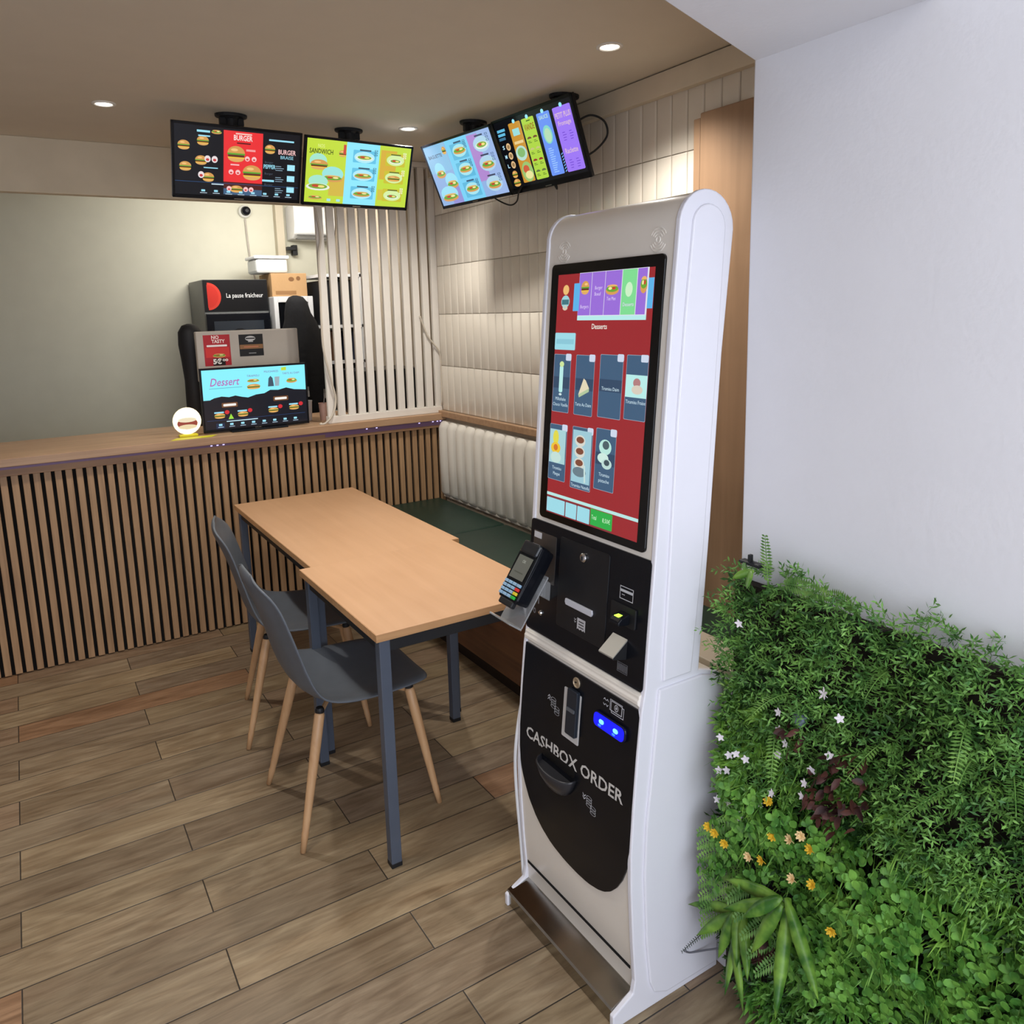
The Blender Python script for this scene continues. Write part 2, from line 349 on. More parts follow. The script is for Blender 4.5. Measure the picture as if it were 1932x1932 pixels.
# ================================================================== COUNTER
YC = 4.17
ct = thing('service_counter', 'long service counter clad in vertical oak slats under a wooden worktop', 'counter', (.5, YC, 0))
m = M(); m.box(-1.198, 2.148, YC+.012, YC+.03, .0, .96)
obj('backing_board', m, mat('black_felt_backing', (16, 14, 12), .95), ct)
m = M(); x = 2.143
while x > -1.18: m.box(x-.0285, x, YC-.008, YC+.013, .006, .958); x -= .0441
obj('slat_cladding', m, SLATW, ct, bev=.0015, seg=1)
obj('worktop', M().box(-1.198, 2.148, 4.125, 4.72, 1.003, 1.043), COUNTW, ct, bev=.003)
obj('edge_trim', M().box(-1.198, 2.148, 4.143, 4.17, .958, 1.0025), wood('oak_trim', (132, 98, 72), (168, 130, 96), 'X', .5, 2, 40), ct, bev=.002)
m = M(); m.box(-1.198, 2.148, YC+.04, 4.70, .02, 1.0)
obj('cabinet', m, mat('dark_cabinet_board', (58, 46, 38), .6), ct)
m = M(); m.box(-1.198, 1.40, 4.1405, 4.1428, .990, 1.001); m.box(1.40, 2.13, 4.1405, 4.1428, .974, 1.001)
st = obj('light_strip', m, mat('violet_reflection_paint', (122, 92, 128), .4), ct)  # violet LED reflection on the strip housing, put into its colour
for x in (.79, .82, .85, 1.64, 1.70, 1.97, 2.06, 2.09, 2.11): obj('light_diode', M().bbox(x, x+.010, 4.1385, 4.1406, .994, .999, .0008), em((200, 190, 255), 1.6), st)

# white timber lattice standing on the counter
lt = thing('lattice_screen', 'white painted vertical timber lattice screen standing on the counter', 'partition screen', (1.8, 4.2, 1.043))
obj('bottom_rail', M().box(1.436, 2.146, 4.165, 4.215, 1.0435, 1.082), LATW, lt, bev=.002)
obj('top_rail', M().box(1.436, 2.146, 4.165, 4.215, ZC-.03, ZC-.001), LATW, lt, bev=.002)
for k in range(12):
    x = 1.437+k*.0613; obj('slat', M().box(x, x+.0405, 4.172, 4.196, 1.082, ZC-.03), LATW, lt, bev=.0025)

# ================================================================== BENCH
bn = thing('bench', 'built-in corner bench with dark green cushions along the tiled wall', 'bench', (1.9, 3.0, 0))
obj('bench_base', M().box(1.66, 2.148, 1.62, 4.155, .06, .455), BENW, bn, bev=.003)
obj('plinth', M().box(1.675, 2.148, 1.64, 4.15, 0, .06), mat('dark_plinth', (34, 24, 18), .6), bn)
for y0, y1 in ((3.40, 4.158), (2.62, 3.395), (1.62, 2.615)):
    obj('seat_cushion', M().bbox(1.635, 2.10, y0, y1, .4555, .528, .016, seg=3), GREEN, bn, smooth=True)
m = M(); yy = 4.156; n = 0; m.smooth = True
while yy > 2.1:      # vertical padded channels
    vs = []; zz = [.542, .550, .57, .75, .960, .988, .998]; dd = [.25, .6, .92, 1, .95, .6, .2]
    for z, k in zip(zz, dd):
        for j in range(9):
            t = j/8; vs.append((2.147-.012-(.046*math.sqrt(max(0, 1-(2*t-1)**2))*k), yy-.104*t, z+(.012 if z > .9 else -.010 if z < .57 else 0)*(math.sqrt(max(0, 1-(2*t-1)**2))-1)))
    m.add(vs, [(a*9+i, a*9+i+1, (a+1)*9+i+1, (a+1)*9+i) for a in range(6) for i in range(8)]); yy -= .104; n += 1
m.smooth = False; m.box(2.128, 2.148, yy, 4.156, .53, .998)
obj('channelled_backrest', m, PAD, bn)

# ================================================================== TABLES
def table(label, x0, x1, y0, y1, zt):
    t = thing('dining_table', label, 'table', ((x0+x1)/2, (y0+y1)/2, 0), group=None)
    m = M(); m.box(x0, x1, y0, y1, zt-.024, zt); tp = obj('tabletop', m, BEECH, t, bev=.002)
    m = M(); e = .0012
    m.box(x0-e, x1+e, y0-e, y0+.001, zt-.0235, zt-.0012); m.box(x0-e, x1+e, y1-.001, y1+e, zt-.0235, zt-.0012); m.box(x0-e, x0+.001, y0, y1, zt-.0235, zt-.0012); m.box(x1-.001, x1+e, y0, y1, zt-.0235, zt-.0012)
    obj('edge_band', m, BEECHE, tp)
    i = .012; s = .034; zb = zt-.0245
    for a, b in ((x0+i, y0+i), (x1-i-s, y0+i), (x0+i, y1-i-s), (x1-i-s, y1-i-s)):
        lg = obj('leg', M().box(a, a+s, b, b+s, .012, zb), GREYLEG, t, bev=.003)
        obj('foot_cap', M().bbox(a-.0005, a+s+.0005, b-.0005, b+s+.0005, 0, .016, .002), BLACKM, lg)
    m = M(); m.box(x0+i+s, x1-i-s, y0+i+.006, y0+i+.03, zb-.042, zb); m.box(x0+i+s, x1-i-s, y1-i-.03, y1-i-.006, zb-.042, zb)
    m.box(x0+i+.006, x0+i+.03, y0+i+s, y1-i-s, zb-.042, zb); m.box(x1-i-.03, x1-i-.006, y0+i+s, y1-i-s, zb-.042, zb)
    obj('apron', m, APRON, t, bev=.002)
table('nearer rectangular beech-topped table with blue-grey metal legs beside the kiosk', .768, 1.380, 1.953, 2.652, .7515)
table('farther longer beech-topped table pushed towards the slatted counter', .812, 1.416, 2.656, 3.815, .749)

# ================================================================== CHAIRS
def chair(label, x, y, rz):
    t = thing('dining_chair', label, 'chair', (x, y, 0), (0, 0, rz))
    prof = [(.236, .440, .150), (.226, .446, .185), (.19, .446, .212), (.12, .440, .226), (.04, .432, .232), (-.04, .428, .232), (-.105, .434, .230), (-.155, .455, .226), (-.192, .498, .220),
            (-.214, .560, .213), (-.230, .630, .205), (-.248, .700, .198), (-.270, .765, .186), (-.290, .808, .166), (-.300, .840, .135), (-.297, .862, .096), (-.288, .870, .06)]
    cup = [.004, .008, .014, .022, .030, .036, .042, .042, .046, .045, .042, .040, .044, .040, .024, .010, .004]
    m = M(); m.smooth = True; nu = 16; vs = []
    for i, (px, pz, wd) in enumerate(prof):
        a = prof[max(i-1, 0)]; b = prof[min(i+1, len(prof)-1)]; tx, tz = b[0]-a[0], b[1]-a[1]; ln = math.hypot(tx, tz); nx, nz = tz/ln, -tx/ln   # inner side normal
        if nx < 0 and nz < 0: nx, nz = -nx, -nz
        for j in range(nu+1):
            u = 2*j/nu-1; s = abs(u)**2.4*cup[i]; rim = -.007*max(0, abs(u)-.9)/.1
            vs.append((px+nx*(s+rim), u*wd, pz+nz*(s+rim)))
    m.add(vs, [(a*(nu+1)+i, a*(nu+1)+i+1, (a+1)*(nu+1)+i+1, (a+1)*(nu+1)+i) for a in range(len(prof)-1) for i in range(nu)])
    obj('seat_shell', m, SHELL, t, smooth=True, space='local', sub=1, solid=.009)
    for sx, sy in ((-1, -1), (-1, 1), (1, -1), (1, 1)):
        top = Vector(((.172 if sx > 0 else -.132), .145*sy, .412)); ft = Vector((.235*sx, .212*sy, .0))
        pts = [top+(ft-top)*k for k in (0, .03, .25, .8, .84, .86, 1)]; rr = [.012, .0165, .0165, .0115, .0105, .0115, .0085]
        m = M(); m.smooth = True; dd = (ft-top).normalized(); T = dd.to_track_quat('Z', 'Y').to_matrix().to_4x4(); T.translation = top; L = (ft-top).length
        m.lathe([(r_, L*k) for r_, k in zip(rr, (0, .02, .25, .8, .84, .86, .997))], T, 16); lg = obj('leg', m, LEGW, t, space='local')
        m = M(); m.lathe([(.012, .408), (.0145, .412), (.0145, .420), (.011, .427)], Matrix.Translation((top.x, top.y, .0)), 16)
        q = obj('leg_socket', m, BLACKM, lg, space='local')
    m = M()
    for sx in (-1, 1): m.tube([(.15*sx+.02, -.14, .402), (.05*sx, -.02, .408), (.05*sx, .02, .408), (.15*sx+.02, .14, .402)], .008, 8)
    m.box(-.065, .045, -.03, .03, .404, .416)
    obj('under_frame', m, LEGW, t, space='local')
    return t
chair('slate grey plastic shell chair with ash legs at the nearer table', .818, 2.392, math.radians(-1.5))
chair('slate grey plastic shell chair with ash legs at the farther table, nearer the counter', .862, 3.035, math.radians(-13))

# ================================================================== TELEVISIONS
TVW = .53
TVCASE = mat('black_television_plastic', (14, 15, 18), .35, var=.05)
def tv(name, label, c, yaw, tilt, h, w=TVW, mount=None, bez=.010, thick=.035, chin=.014):
    R = Matrix.Translation(c) @ Matrix.Rotation(math.radians(yaw+90), 4, 'Z') @ Matrix.Rotation(math.radians(tilt), 4, 'X')
    base = (mount[0], mount[1], ZC) if mount else (c[0], c[1], 1.043)
    t = thing(name, label, 'television', base)
    m = M(); m.bbox(-w/2, w/2, .0, .016, -h/2, h/2, .003, R); m.bbox(-w*.36, w*.36, .016, thick+.012, -h*.42, h*.22, .008, R)
    obj('casing', m, TVCASE, t)
    m = M(); a, b = w/2, h/2
    m.box(-a, a, -.003, .002, b-bez, b, R); m.box(-a, a, -.003, .002, -b, -b+chin, R); m.box(-a, -a+bez, -.003, .002, -b, b, R); m.box(a-bez, a, -.003, .002, -b, b, R)
    obj('bezel', m, BLACK, t, bev=.001)
    m = M(); m.bbox(-.02, .02, -.0036, -.0028, -b+.004, -b+.008, .0003, R); obj('maker_badge', m, STEEL, t)
    if mount:
        mx, my = mount; mo = M(); m2 = Matrix.Translation((mx, my, 0))
        mo.lathe([(.075, ZC-.012), (.078, ZC-.008), (.078, ZC-.0005)], m2 @ Matrix.Diagonal((.85, .62, 1, 1)), 20); mo.bbox(mx-.05, mx+.05, my-.012, my+.012, ZC-.045, ZC-.012, .004)
        mo.lathe([(.026, ZC-.075), (.028, ZC-.02), (.036, ZC-.012)], m2, 16)
        p = R @ Vector((0, .03, .04)); mo.tube(smooth_path([(mx, my, ZC-.06), ((mx*2+p.x)/3, (my*2+p.y)/3, ZC-.085), p], 5), .017, 10)
        mp = obj('ceiling_mount', mo, BLACKM, t, smooth=False)
        mo = M(); mo.box(-.06, .06, .03, .045, -.06, .10, R); obj('bracket_plate', mo, BLACKM, mp, bev=.002)
    iw, ih = w-2*bez, h-bez-chin
    def P(u, v, l): return R @ Vector((-iw/2+u*iw, -.0005-.00004*l*25*.1, -b+chin+v*ih))
    g = G(P, em); g.asp = ih/iw
    return t, g
# --- burger board (leftmost)
t, g = tv('ceiling_television', 'leftmost ceiling menu screen, black with a red burger panel', (.875, 3.443, 2.267), -87.4, 19.0, .292, mount=(.879, 3.53))
K = (8, 12, 20); CY = (150, 215, 235); g.rect(0, 1, 0, 1, K)
g.rect(.375, .69, .22, .97, (226, 46, 50)); g.rect(.375, .69, .10, .22, (72, 28, 26)); g.rect(.375, .69, .03, .12, (62, 92, 124))
g.text('BURGER', .455, .84, .075, (240, 220, 215), w=.15, bold=.02); g.rect(.47, .60, .925, .945, (240, 190, 180)); g.rect(.48, .59, .79, .81, (90, 20, 24))
g.food(.475, .62, .14, .26); g.rect(.555, .63, .69, .72, (235, 150, 150)); g.food(.605, .36, .15, .25); g.food(.48, .11, .10, .12); g.rect(.43, .50, .47, .49, (240, 180, 180))
for u, v in ((.565, .58), (.62, .58), (.435, .37), (.49, .37), (.555, .12), (.60, .12), (.42, .12)): g.ell(u, v, .02, .038, (240, 190, 190)); g.ell(u, v-.01, .01, .014, (200, 60, 60))
g.rect(.74, .95, .875, .9, CY); g.food(.75, .74, .085, .15); g.text('BURGER', .82, .69, .07, (235, 190, 190), w=.15, bold=.02); g.text('BRAISE', .84, .62, .05, CY, w=.11)
g.text('PEPPER', .70, .46, .06, CY, w=.10, bold=.02); g.rect(.69, .79, .26, .29, CY)
for v in (.45, .28, .11): g.rect(.90, .965, v, v+.09, (160, 225, 245)); g.dashes(.80, v+.05, .08, 3, .03, (150, 180, 200), .008); g.text('Burger', .71, v+.09, .03, (70, 80, 95), w=.07)
for u, v in ((.215, .78), (.20, .50), (.255, .26), (.07, .7), (.08, .4)): g.food(u, v, .09, .15)
for u, v in ((.25, .535), (.305, .535), (.20, .3)): g.ell(u, v, .024, .05, (225, 215, 215)); g.ell(u, v-.01, .013, .02, (190, 60, 60))
g.rect(.17, .27, .91, .94, CY); g.food(.32, .93, .08, .08, 'sub'); g.rect(.18, .27, .85, .87, CY); g.rect(.22, .33, .40, .415, CY)
g.rect(0, 1, .19, .196, (40, 80, 130)); g.dashes(.28, .165, .16, 1, .02, (200, 225, 240), .015)
for k in range(8): u = .20+k*.10; g.rect(u, u+.03, .055, .085, CY, .004); g.rect(u-.01, u+.045, .03, .04, (180, 200, 215))
g.build('lit_menu', t)
# --- sandwich board
t, g = tv('ceiling_television', 'yellow-green ceiling menu screen headed SANDWICH with a light blue column', (1.411, 3.468, 2.261), -85.1, 18.9, .2905, mount=(1.421, 3.585))
YG = (188, 214, 62); LB = (138, 224, 246)
g.rect(0, 1, 0, 1, YG); g.rect(.22, .37, .12, .45, (205, 178, 70)); g.rect(.70, .86, .45, .93, (208, 170, 60)); g.rect(.70, .84, .1, .28, (205, 185, 66)); g.rect(.365, .685, 0, 1, LB)
g.text('SANDWICH', .025, .775, .075, (30, 44, 20), w=.215, bold=.012); g.text('NOS', .10, .87, .055, (226, 238, 150), w=.06)
g.ell(.11, .66, .08, .12, (160, 222, 200)); g.food(.12, .59, .16, .18, 'burger'); g.ell(.25, .47, .10, .12, (150, 220, 215)); g.food(.25, .40, .19, .15, 'sub'); g.ell(.12, .34, .09, .1, (160, 222, 200)); g.food(.12, .25, .22, .16, 'plate'); g.food(.10, .08, .13, .09, 'sub')
g.food(.33, .80, .07, .12, 'burger'); g.rect(.335, .36, .8, .95, (196, 70, 60))
for u in (.21, .30): g.rect(u, u+.035, .03, .07, (160, 220, 235))
for k, v in enumerate((.78, .49, .19)):
    g.rect(.43, .655, v-.09, v+.11, (96, 188, 222), .01); g.ell(.54, v, .10, .09, (170, 228, 240)); g.food(.54, v-.01, .17, .12, 'sub' if k else 'plate'); g.rect(.49, .60, v+.10, v+.125, (50, 80, 100))
    for j in range(3): g.frame(.635, .665, v+.04+j*.035, v+.065+j*.035, .006, (60, 110, 130))
    g.rect(.75, .95, v-.10, v+.11, (196, 186, 50), .01); g.ell(.85, v, .09, .09, (206, 232, 160)); g.food(.85, v-.02, .13, .11, ('plate', 'burger', 'plate')[k]); g.rect(.80, .90, v+.08, v+.10, (90, 100, 30))
    for j in range(3): g.frame(.925, .955, v+.04+j*.035, v+.065+j*.035, .006, (240, 245, 210))
g.build('lit_menu', t)
# --- galette board
t, g = tv('ceiling_television', 'pale blue and lilac ceiling menu screen headed BAGUETTE', (1.827, 3.229, 2.272), -173.4, 23.0, .302, mount=(1.872, 3.215))
g.rect(0, 1, 0, 1, (140, 172, 218)); g.rect(.0, .33, .55, 1, (134, 186, 222)); g.rect(.18, .34, 0, .4, (142, 140, 205)); g.rect(.34, .67, 0, 1, (116, 200, 236)); g.rect(.67, .82, .25, .97, (170, 132, 200)); g.rect(.82, 1, 0, 1, (150, 176, 222))
g.text('BAGUETTE', .04, .79, .055, (44, 60, 84), w=.21, bold=.01); g.food(.30, .86, .06, .14, 'burger')
for u, v, a in ((.14, .52, .14), (.26, .32, .17), (.16, .12, .24)): g.ell(u, v+.06, a*.55, .13, (150, 215, 235)); g.food(u, v, a, .18, 'sub')
for k, v in enumerate((.80, .50, .18)):
    g.rect(.40, .635, v-.13, v+.12, (92, 178, 214), .01); g.ell(.52, v, .10, .10, (160, 220, 230)); g.food(.52, v, .18, .14, 'sub'); g.rect(.47, .58, v+.12, v+.145, (50, 80, 110))
    g.ell(.84, v, .11, .12, (170, 205, 225)); g.food(.84, v-.02, .17, .16, 'sub' if k else 'plate'); g.rect(.78, .89, v+.12, v+.145, (60, 66, 90))
    for u in (.60, .92):
        for j in range(3): g.frame(u, u+.035, v+.02+j*.045, v+.05+j*.045, .006, (60, 90, 120))
g.build('lit_menu', t)
# --- ingredients board
t, g = tv('ceiling_television', 'rightmost black ceiling menu screen with orange, lime, blue and purple cards', (1.930, 2.783, 2.293), -176.3, 19.3, .316, mount=(1.985, 2.68), bez=.012, thick=.05, chin=.024)
g.rect(0, 1, 0, 1, (9, 11, 16))
for k in range(3): g.rect(.02, .13-.01*k, .85-.06*k, .89-.06*k, (96, 180, 215) if k < 2 else (60, 110, 140))
for k, s in enumerate('SML'): g.text(s, .035, .60-.14*k, .055, (180, 225, 245), w=.028, bold=.02); g.ell(.115, .62-.135*k, .03, .055, (214, 178, 130)); g.ell(.115, .62-.135*k, .018, .03, (150, 120, 80))
g.food(.10, .20, .07, .12, 'burger'); g.food(.10, .07, .09, .13, 'burger')
cards = [(.19, .35, (196, 142, 52)), (.37, .53, (168, 206, 66)), (.57, .73, (104, 144, 236)), (.77, .98, (152, 116, 236))]
for u0, u1, c in cards: g.rect(u0, u1, .05, .93, c, .015); g.ell((u0+u1)/2, .945, .018, .03, (150, 225, 240))
g.rect(.225, .315, .74, .84, (150, 215, 215)); g.rect(.21, .33, .62, .66, (226, 200, 140)); g.ell(.265, .48, .075, .11, (176, 214, 200)); g.ell(.265, .49, .05, .07, (130, 180, 110)); g.ell(.28, .2, .075, .15, (150, 190, 110)); g.ell(.27, .24, .04, .06, (200, 90, 60)); g.ell(.29, .15, .05, .06, (226, 220, 150))
g.text('VIANDE', .385, .76, .085, (150, 92, 22), w=.13, bold=.02); g.rect(.43, .48, .88, .895, (60, 90, 20))
for i in range(4):
    for u in (.415, .49): g.ell(u, .64-.16*i, .028, .03, ((110, 70, 44), (190, 190, 120), (146, 44, 40), (96, 110, 60))[(i+int(u*10)) % 4], 0, 180); g.dashes(u-.025, .60-.16*i, .05, 2, .02, (70, 100, 30), .008)
g.ell(.65, .62, .055, .13, (128, 206, 196)); g.ell(.65, .61, .04, .10, (176, 214, 176)); g.dashes(.61, .42, .07, 12, .03, (150, 190, 250), .014); g.text('SAUCE', .595, .84, .05, (190, 225, 200), w=.11, bold=.01)
g.text('PETIT PLUS', .785, .78, .07, (206, 176, 206), w=.18, bold=.03); g.text('Fromage', .80, .68, .06, (206, 176, 206), w=.15, bold=.02); g.text('Raclette', .80, .30, .07, (206, 176, 206), w=.15, bold=.02)
for v0 in (.58, .2):
    for u in (.82, .90): g.dashes(u, v0, .05, 4, .035, (110, 70, 200), .01)
for k in range(7): g.poly([(.745, .06+k*.04), (.765, .08+k*.04), (.765, .095+k*.04), (.745, .075+k*.04)], (120, 180, 250))
g.build('lit_menu', t)
# --- dessert television on the counter
t, g = tv('counter_television', 'small menu screen reading Dessert standing on the wooden worktop', (1.066, 4.235, 1.2185), -89.4, 3.0, .338, w=.565)
g.rect(0, 1, 0, 1, (9, 14, 26))
top = [(0, .50), (.06, .50), (.10, .53), (.17, .55), (.24, .53), (.30, .55), (.36, .52), (.42, .50), (.50, .54), (.58, .55), (.64, .60), (.72, .59), (.80, .62), (.88, .58), (1, .56)]
g.poly([(1, 1), (0, 1)]+top, (132, 232, 250))
g.text('Dessert', .07, .73, .13, (176, 96, 170), w=.28, shear=.3, bold=.008); g.rect(.06, .37, .685, .692, (80, 140, 160))
g.text('TIRAMISU', .42, .845, .035, (120, 90, 150), w=.12); g.text('MILKSHAKES', .59, .90, .035, (120, 90, 150), w=.14); g.text('TARTE AU DAIM', .77, .85, .035, (120, 90, 150), w=.17)
g.food(.48, .78, .12, .08, 'sub'); g.food(.48, .67, .13, .10, 'burger'); g.poly([(.62, .66), (.68, .66), (.67, .80), (.65, .84), (.63, .80)], (60, 80, 96)); g.poly([(.69, .66), (.73, .66), (.74, .82), (.69, .82)], (150, 170, 180)); g.food(.86, .74, .11, .12, 'sub'); g.poly([(.76, .92), (.81, .92), (.81, .98), (.76, .97)], (186, 214, 60))
for u, v in ((.24, .40), (.74, .44)): g.rect(u-.075, u+.075, v-.04, v+.04, (110, 70, 40), .01); g.rect(u-.06, u+.06, v-.02, v+.02, (236, 232, 226), .008)
for u, v in ((.14, .22), (.36, .22), (.66, .24), (.87, .26)): g.rect(u-.05, u+.04, v+.05, v+.075, CY); g.ell(u+.07, v+.06, .022, .035, (200, 40, 48)); g.food(u, v, .10, .10, 'burger')
g.poly([(.22, .16), (.27, .16), (.245, .25)], (150, 215, 60)); g.rect(.02, .98, .15, .155, (40, 70, 120)); g.rect(.2, .5, .115, .13, (190, 225, 240)); g.rect(.10, .18, .01, .10, (20, 40, 70))
for k in range(8): u = .125+k*.105; g.rect(u, u+.032, .055, .09, CY, .004); g.rect(u-.008, u+.044, .028, .038, (170, 195, 215))
g.build('lit_menu', t)
m = M(); m.bbox(.92, 1.22, 4.21, 4.33, 1.0432, 1.052, .003); m.box(1.03, 1.11, 4.256, 4.27, 1.05, 1.12); obj('stand', m, BLACK, t)

# ================================================================== KIOSK
YN, YF = 1.195, 1.665
A = .087
ks = thing('order_kiosk', 'tall white self-order kiosk with a portrait touch screen and black lower panel', 'kiosk', (1.18, 1.43, 0))
front = [(.990, .0), (.990, .034), (1.010, .044), (1.050, .064), (1.056, .095), (1.049, .2), (1.0435, .33), (1.043, .42), (1.050, .53), (1.062, .66), (1.073, .76), (1.084, .815), (1.0945, .937), (1.111, 1.113), (1.135, 1.405), (1.155, 1.643), (1.1705, 1.795)]
arc = [(1.2485-.078*math.cos(math.radians(a)), 1.797+.077*math.sin(math.radians(a))) for a in range(12, 180, 12)]
back = [(1.3265, 1.795), (1.299, 1.535), (1.272, 1.143), (1.245, .818), (1.305, .800), (1.326, .78), (1.326, 0)]
def xf(z):
    for (x0, z0), (x1, z1) in zip(front[1:], front[2:]):
        if z0 <= z <= z1: return x0+(x1-x0)*(z-z0)/(z1-z0)
    return front[1][0] if z < .03 else front[-1][0]
m = M(); outl = front+arc+back
for a, b in ((YN, YN+.014), (YF-.014, YF)): m.prism(outl, lambda p: (p[0], a, p[1]), lambda p: (p[0], b, p[1]))
obj('side_plate', m, KWHITE, ks, bev=.003)
def shr(p, d):     # shrink towards the middle for the beige body
    return p
fr = [(x+.004, z) for x, z in front if z >= .09]; fr = [(1.062, .012), (1.062, .09)]+fr[0:]
ar = [(1.2485-.0745*math.cos(math.radians(a)), 1.797+.0735*math.sin(math.radians(a))) for a in range(6, 180, 6)]
bk = [(1.322, 1.795), (1.295, 1.535), (1.268, 1.143), (1.241, .818), (1.300, .80), (1.322, .775), (1.322, .012)]
m = M(); m.prism(fr+ar+bk, lambda p: (p[0], YN+.013, p[1]), lambda p: (p[0], YF-.013, p[1]))
for i in range(2, len(m.f)): m.sm[i] = True
bo = obj('body', m, KBEIGE, ks); md = bo.modifiers.new('edge', 'EDGE_SPLIT'); md.split_angle = math.radians(35)
# raised inlay on the near side
def inset_poly(pts): return pts
up_in = [(1.133, .868), (1.165, 1.404), (1.184, 1.617), (1.2035, 1.797)]+[(1.250-.0465*math.cos(math.radians(a)), 1.799+.045*math.sin(math.radians(a))) for a in range(15, 180, 15)]+[(1.297, 1.797), (1.282, 1.56), (1.248, 1.10), (1.216, .822), (1.132, .822)]
lo_in = [(1.120, .806), (1.100, .62), (1.084, .486), (1.079, .355), (1.086, .183), (1.098, .073), (1.112, .040), (1.150, .022), (1.318, .020), (1.318, .765), (1.300, .792), (1.25, .806)]
for nme, pts in (('side_inlay', up_in), ('side_inlay', lo_in)):
    m = M(); m.prism(pts, lambda p: (p[0], YN-.006, p[1]), lambda p: (p[0], YN+.002, p[1])); obj(nme, m, KWHITE, ks, bev=.0035, seg=2)
# steel kick plinth and shadow gap
m = M(); m.prism([(.996, .0), (.996, .036), (1.000, .041), (1.066, .062), (1.066, .0)], lambda p: (p[0], YN+.0145, p[1]), lambda p: (p[0], YF+.001, p[1]))
obj('kick_plinth', m, STEEL, ks, bev=.002)
obj('shadow_gap', M().box(xf(.12)+.0025, xf(.12)+.012, YN+.02, YF-.02, .113, .121), mat('black_gap', (6, 6, 6), .9), ks)
def K(y, z, off=0.0):   # point on the front, off metres proud of it
    return (xf(z)+.004-off*.996, y, z+off*A)
def plate(name, pts, o0, o1, mt, par, bev=0, n=1):
    m = M(); m.prism(pts, lambda p: K(p[0], p[1], o0), lambda p: K(p[0], p[1], o1)); return obj(name, m, mt, par, bev=bev)
def rr(y1, y0, z0, z1, r, seg=5):   # rounded rectangle y1>y0
    pts = []
    for cy, cz, a0 in ((y0+r, z0+r, 180), (y1-r, z0+r, 270), (y1-r, z1-r, 0), (y0+r, z1-r, 90)):
        for k in range(seg+1): a = math.radians(a0+90*k/seg); pts.append((cy+r*math.cos(a), cz+r*math.sin(a)))
    return pts
bz = plate('screen_bezel', rr(1.630, 1.228, 1.110, 1.746, .012), -.004, .006, GLASSB, ks, .0015)
def PK(o):
    return lambda u, v, l: Vector(K(u, v, o+.00008*l))
gs = G(PK(.0062), em); T_ = dict(dirx=-1)
RED = (146, 36, 40); SB = (60, 88, 116); LC = (150, 208, 220); PU = (146, 104, 206)
gs.rect(1.599, 1.254, 1.129, 1.720, RED)
gs.ell(1.564, 1.683, .012, .012, (226, 180, 110)); gs.ell(1.564, 1.655, .017, .015, (150, 200, 205)); gs.rect(1.578, 1.550, 1.648, 1.660, (60, 110, 120)); gs.ell(1.564, 1.640, .010, .006, (210, 190, 170))
gs.rect(1.532, 1.509, 1.632, 1.697, (88, 170, 222)); gs.rect(1.272, 1.2545, 1.634, 1.698, (88, 170, 222))
gs.rect(1.513, 1.272, 1.610, 1.7205, (214, 214, 226)); gs.rect(1.513, 1.272, 1.610, 1.620, (176, 224, 224))
for a, b, c in ((1.5125, 1.466, PU), (1.4645, 1.417, PU), (1.4155, 1.359, PU), (1.357, 1.309, (122, 210, 140)), (1.307, 1.277, PU)): gs.rect(a, b, 1.6215, 1.7195, c)
gs.food(1.489, 1.683, .030, .035); gs.food(1.390, 1.678, .046, .032, 'sub'); gs.ell(1.333, 1.676, .012, .016, (196, 230, 190)); gs.food(1.286, 1.685, .022, .05, 'sub')
for s, u, v in (('Burgers', 1.503, 1.638), ('Burger', 1.452, 1.680), ('Boeuf', 1.452, 1.666), ('Tex Mex', 1.407, 1.654), ('Desserts', 1.350, 1.640)): gs.text(s, u, v, .008, (216, 200, 236), w=.006*len(s)*.75, **T_)
gs.text('Desserts', 1.455, 1.590, .012, (226, 224, 214), w=.055, bold=.01, **T_)
gs.rect(1.598, 1.515, 1.539, 1.580, LC, .003); gs.rect(1.592, 1.521, 1.553, 1.565, (132, 190, 206))
def card(y1, y0, z0, z1, lines, tz, badge=True):
    gs.rect(y1+.001, y0-.001, z0-.001, z1+.001, (150, 160, 176), .003); gs.rect(y1, y0, z0, z1, SB, .003); gs.rect(y1, y0, (z0+z1)/2-.012, (z0+z1)/2+.016, (46, 68, 94))
    if badge: gs.rect(y0+.020, y0-.002, z1-.014, z1+.003, (196, 206, 224), .004)
    for k, s in enumerate(lines): gs.text(s, (y1+y0)/2+min(.075, .0047*len(s))/2, tz-k*.014, .008, (196, 220, 232), w=min(.070, .0047*len(s)), **T_)
card(1.596, 1.529, 1.387, 1.527, ['Milkshake', 'Choco Vanille'], 1.415); gs.rect(1.572, 1.557, 1.435, 1.500, (176, 224, 220), .004); gs.ell(1.564, 1.504, .009, .007, (196, 220, 150)); gs.ell(1.565, 1.430, .006, .003, (200, 220, 220))
card(1.506, 1.437, 1.387, 1.528, ['Tarte Au Daim'], 1.408); gs.poly([(1.492, 1.435), (1.452, 1.452), (1.466, 1.470), (1.474, 1.474)], (216, 206, 176)); gs.poly([(1.492, 1.435), (1.489, 1.428), (1.452, 1.444), (1.452, 1.452)], (170, 190, 150))
card(1.415, 1.336, 1.390, 1.532, ['Tiramisu Daim'], 1.452)
card(1.323, 1.2545, 1.394, 1.534, [], 1.42, False); gs.rect(1.278, 1.255, 1.520, 1.536, (196, 206, 224), .003); gs.rect(1.323, 1.2545, 1.443, 1.492, (176, 226, 222)); gs.ell(1.287, 1.475, .012, .010, (170, 120, 120)); gs.ell(1.285, 1.460, .018, .010, (206, 196, 180)); gs.text('Tiramisu Fraise', 1.320, 1.429, .008, (196, 220, 232), w=.064, **T_)
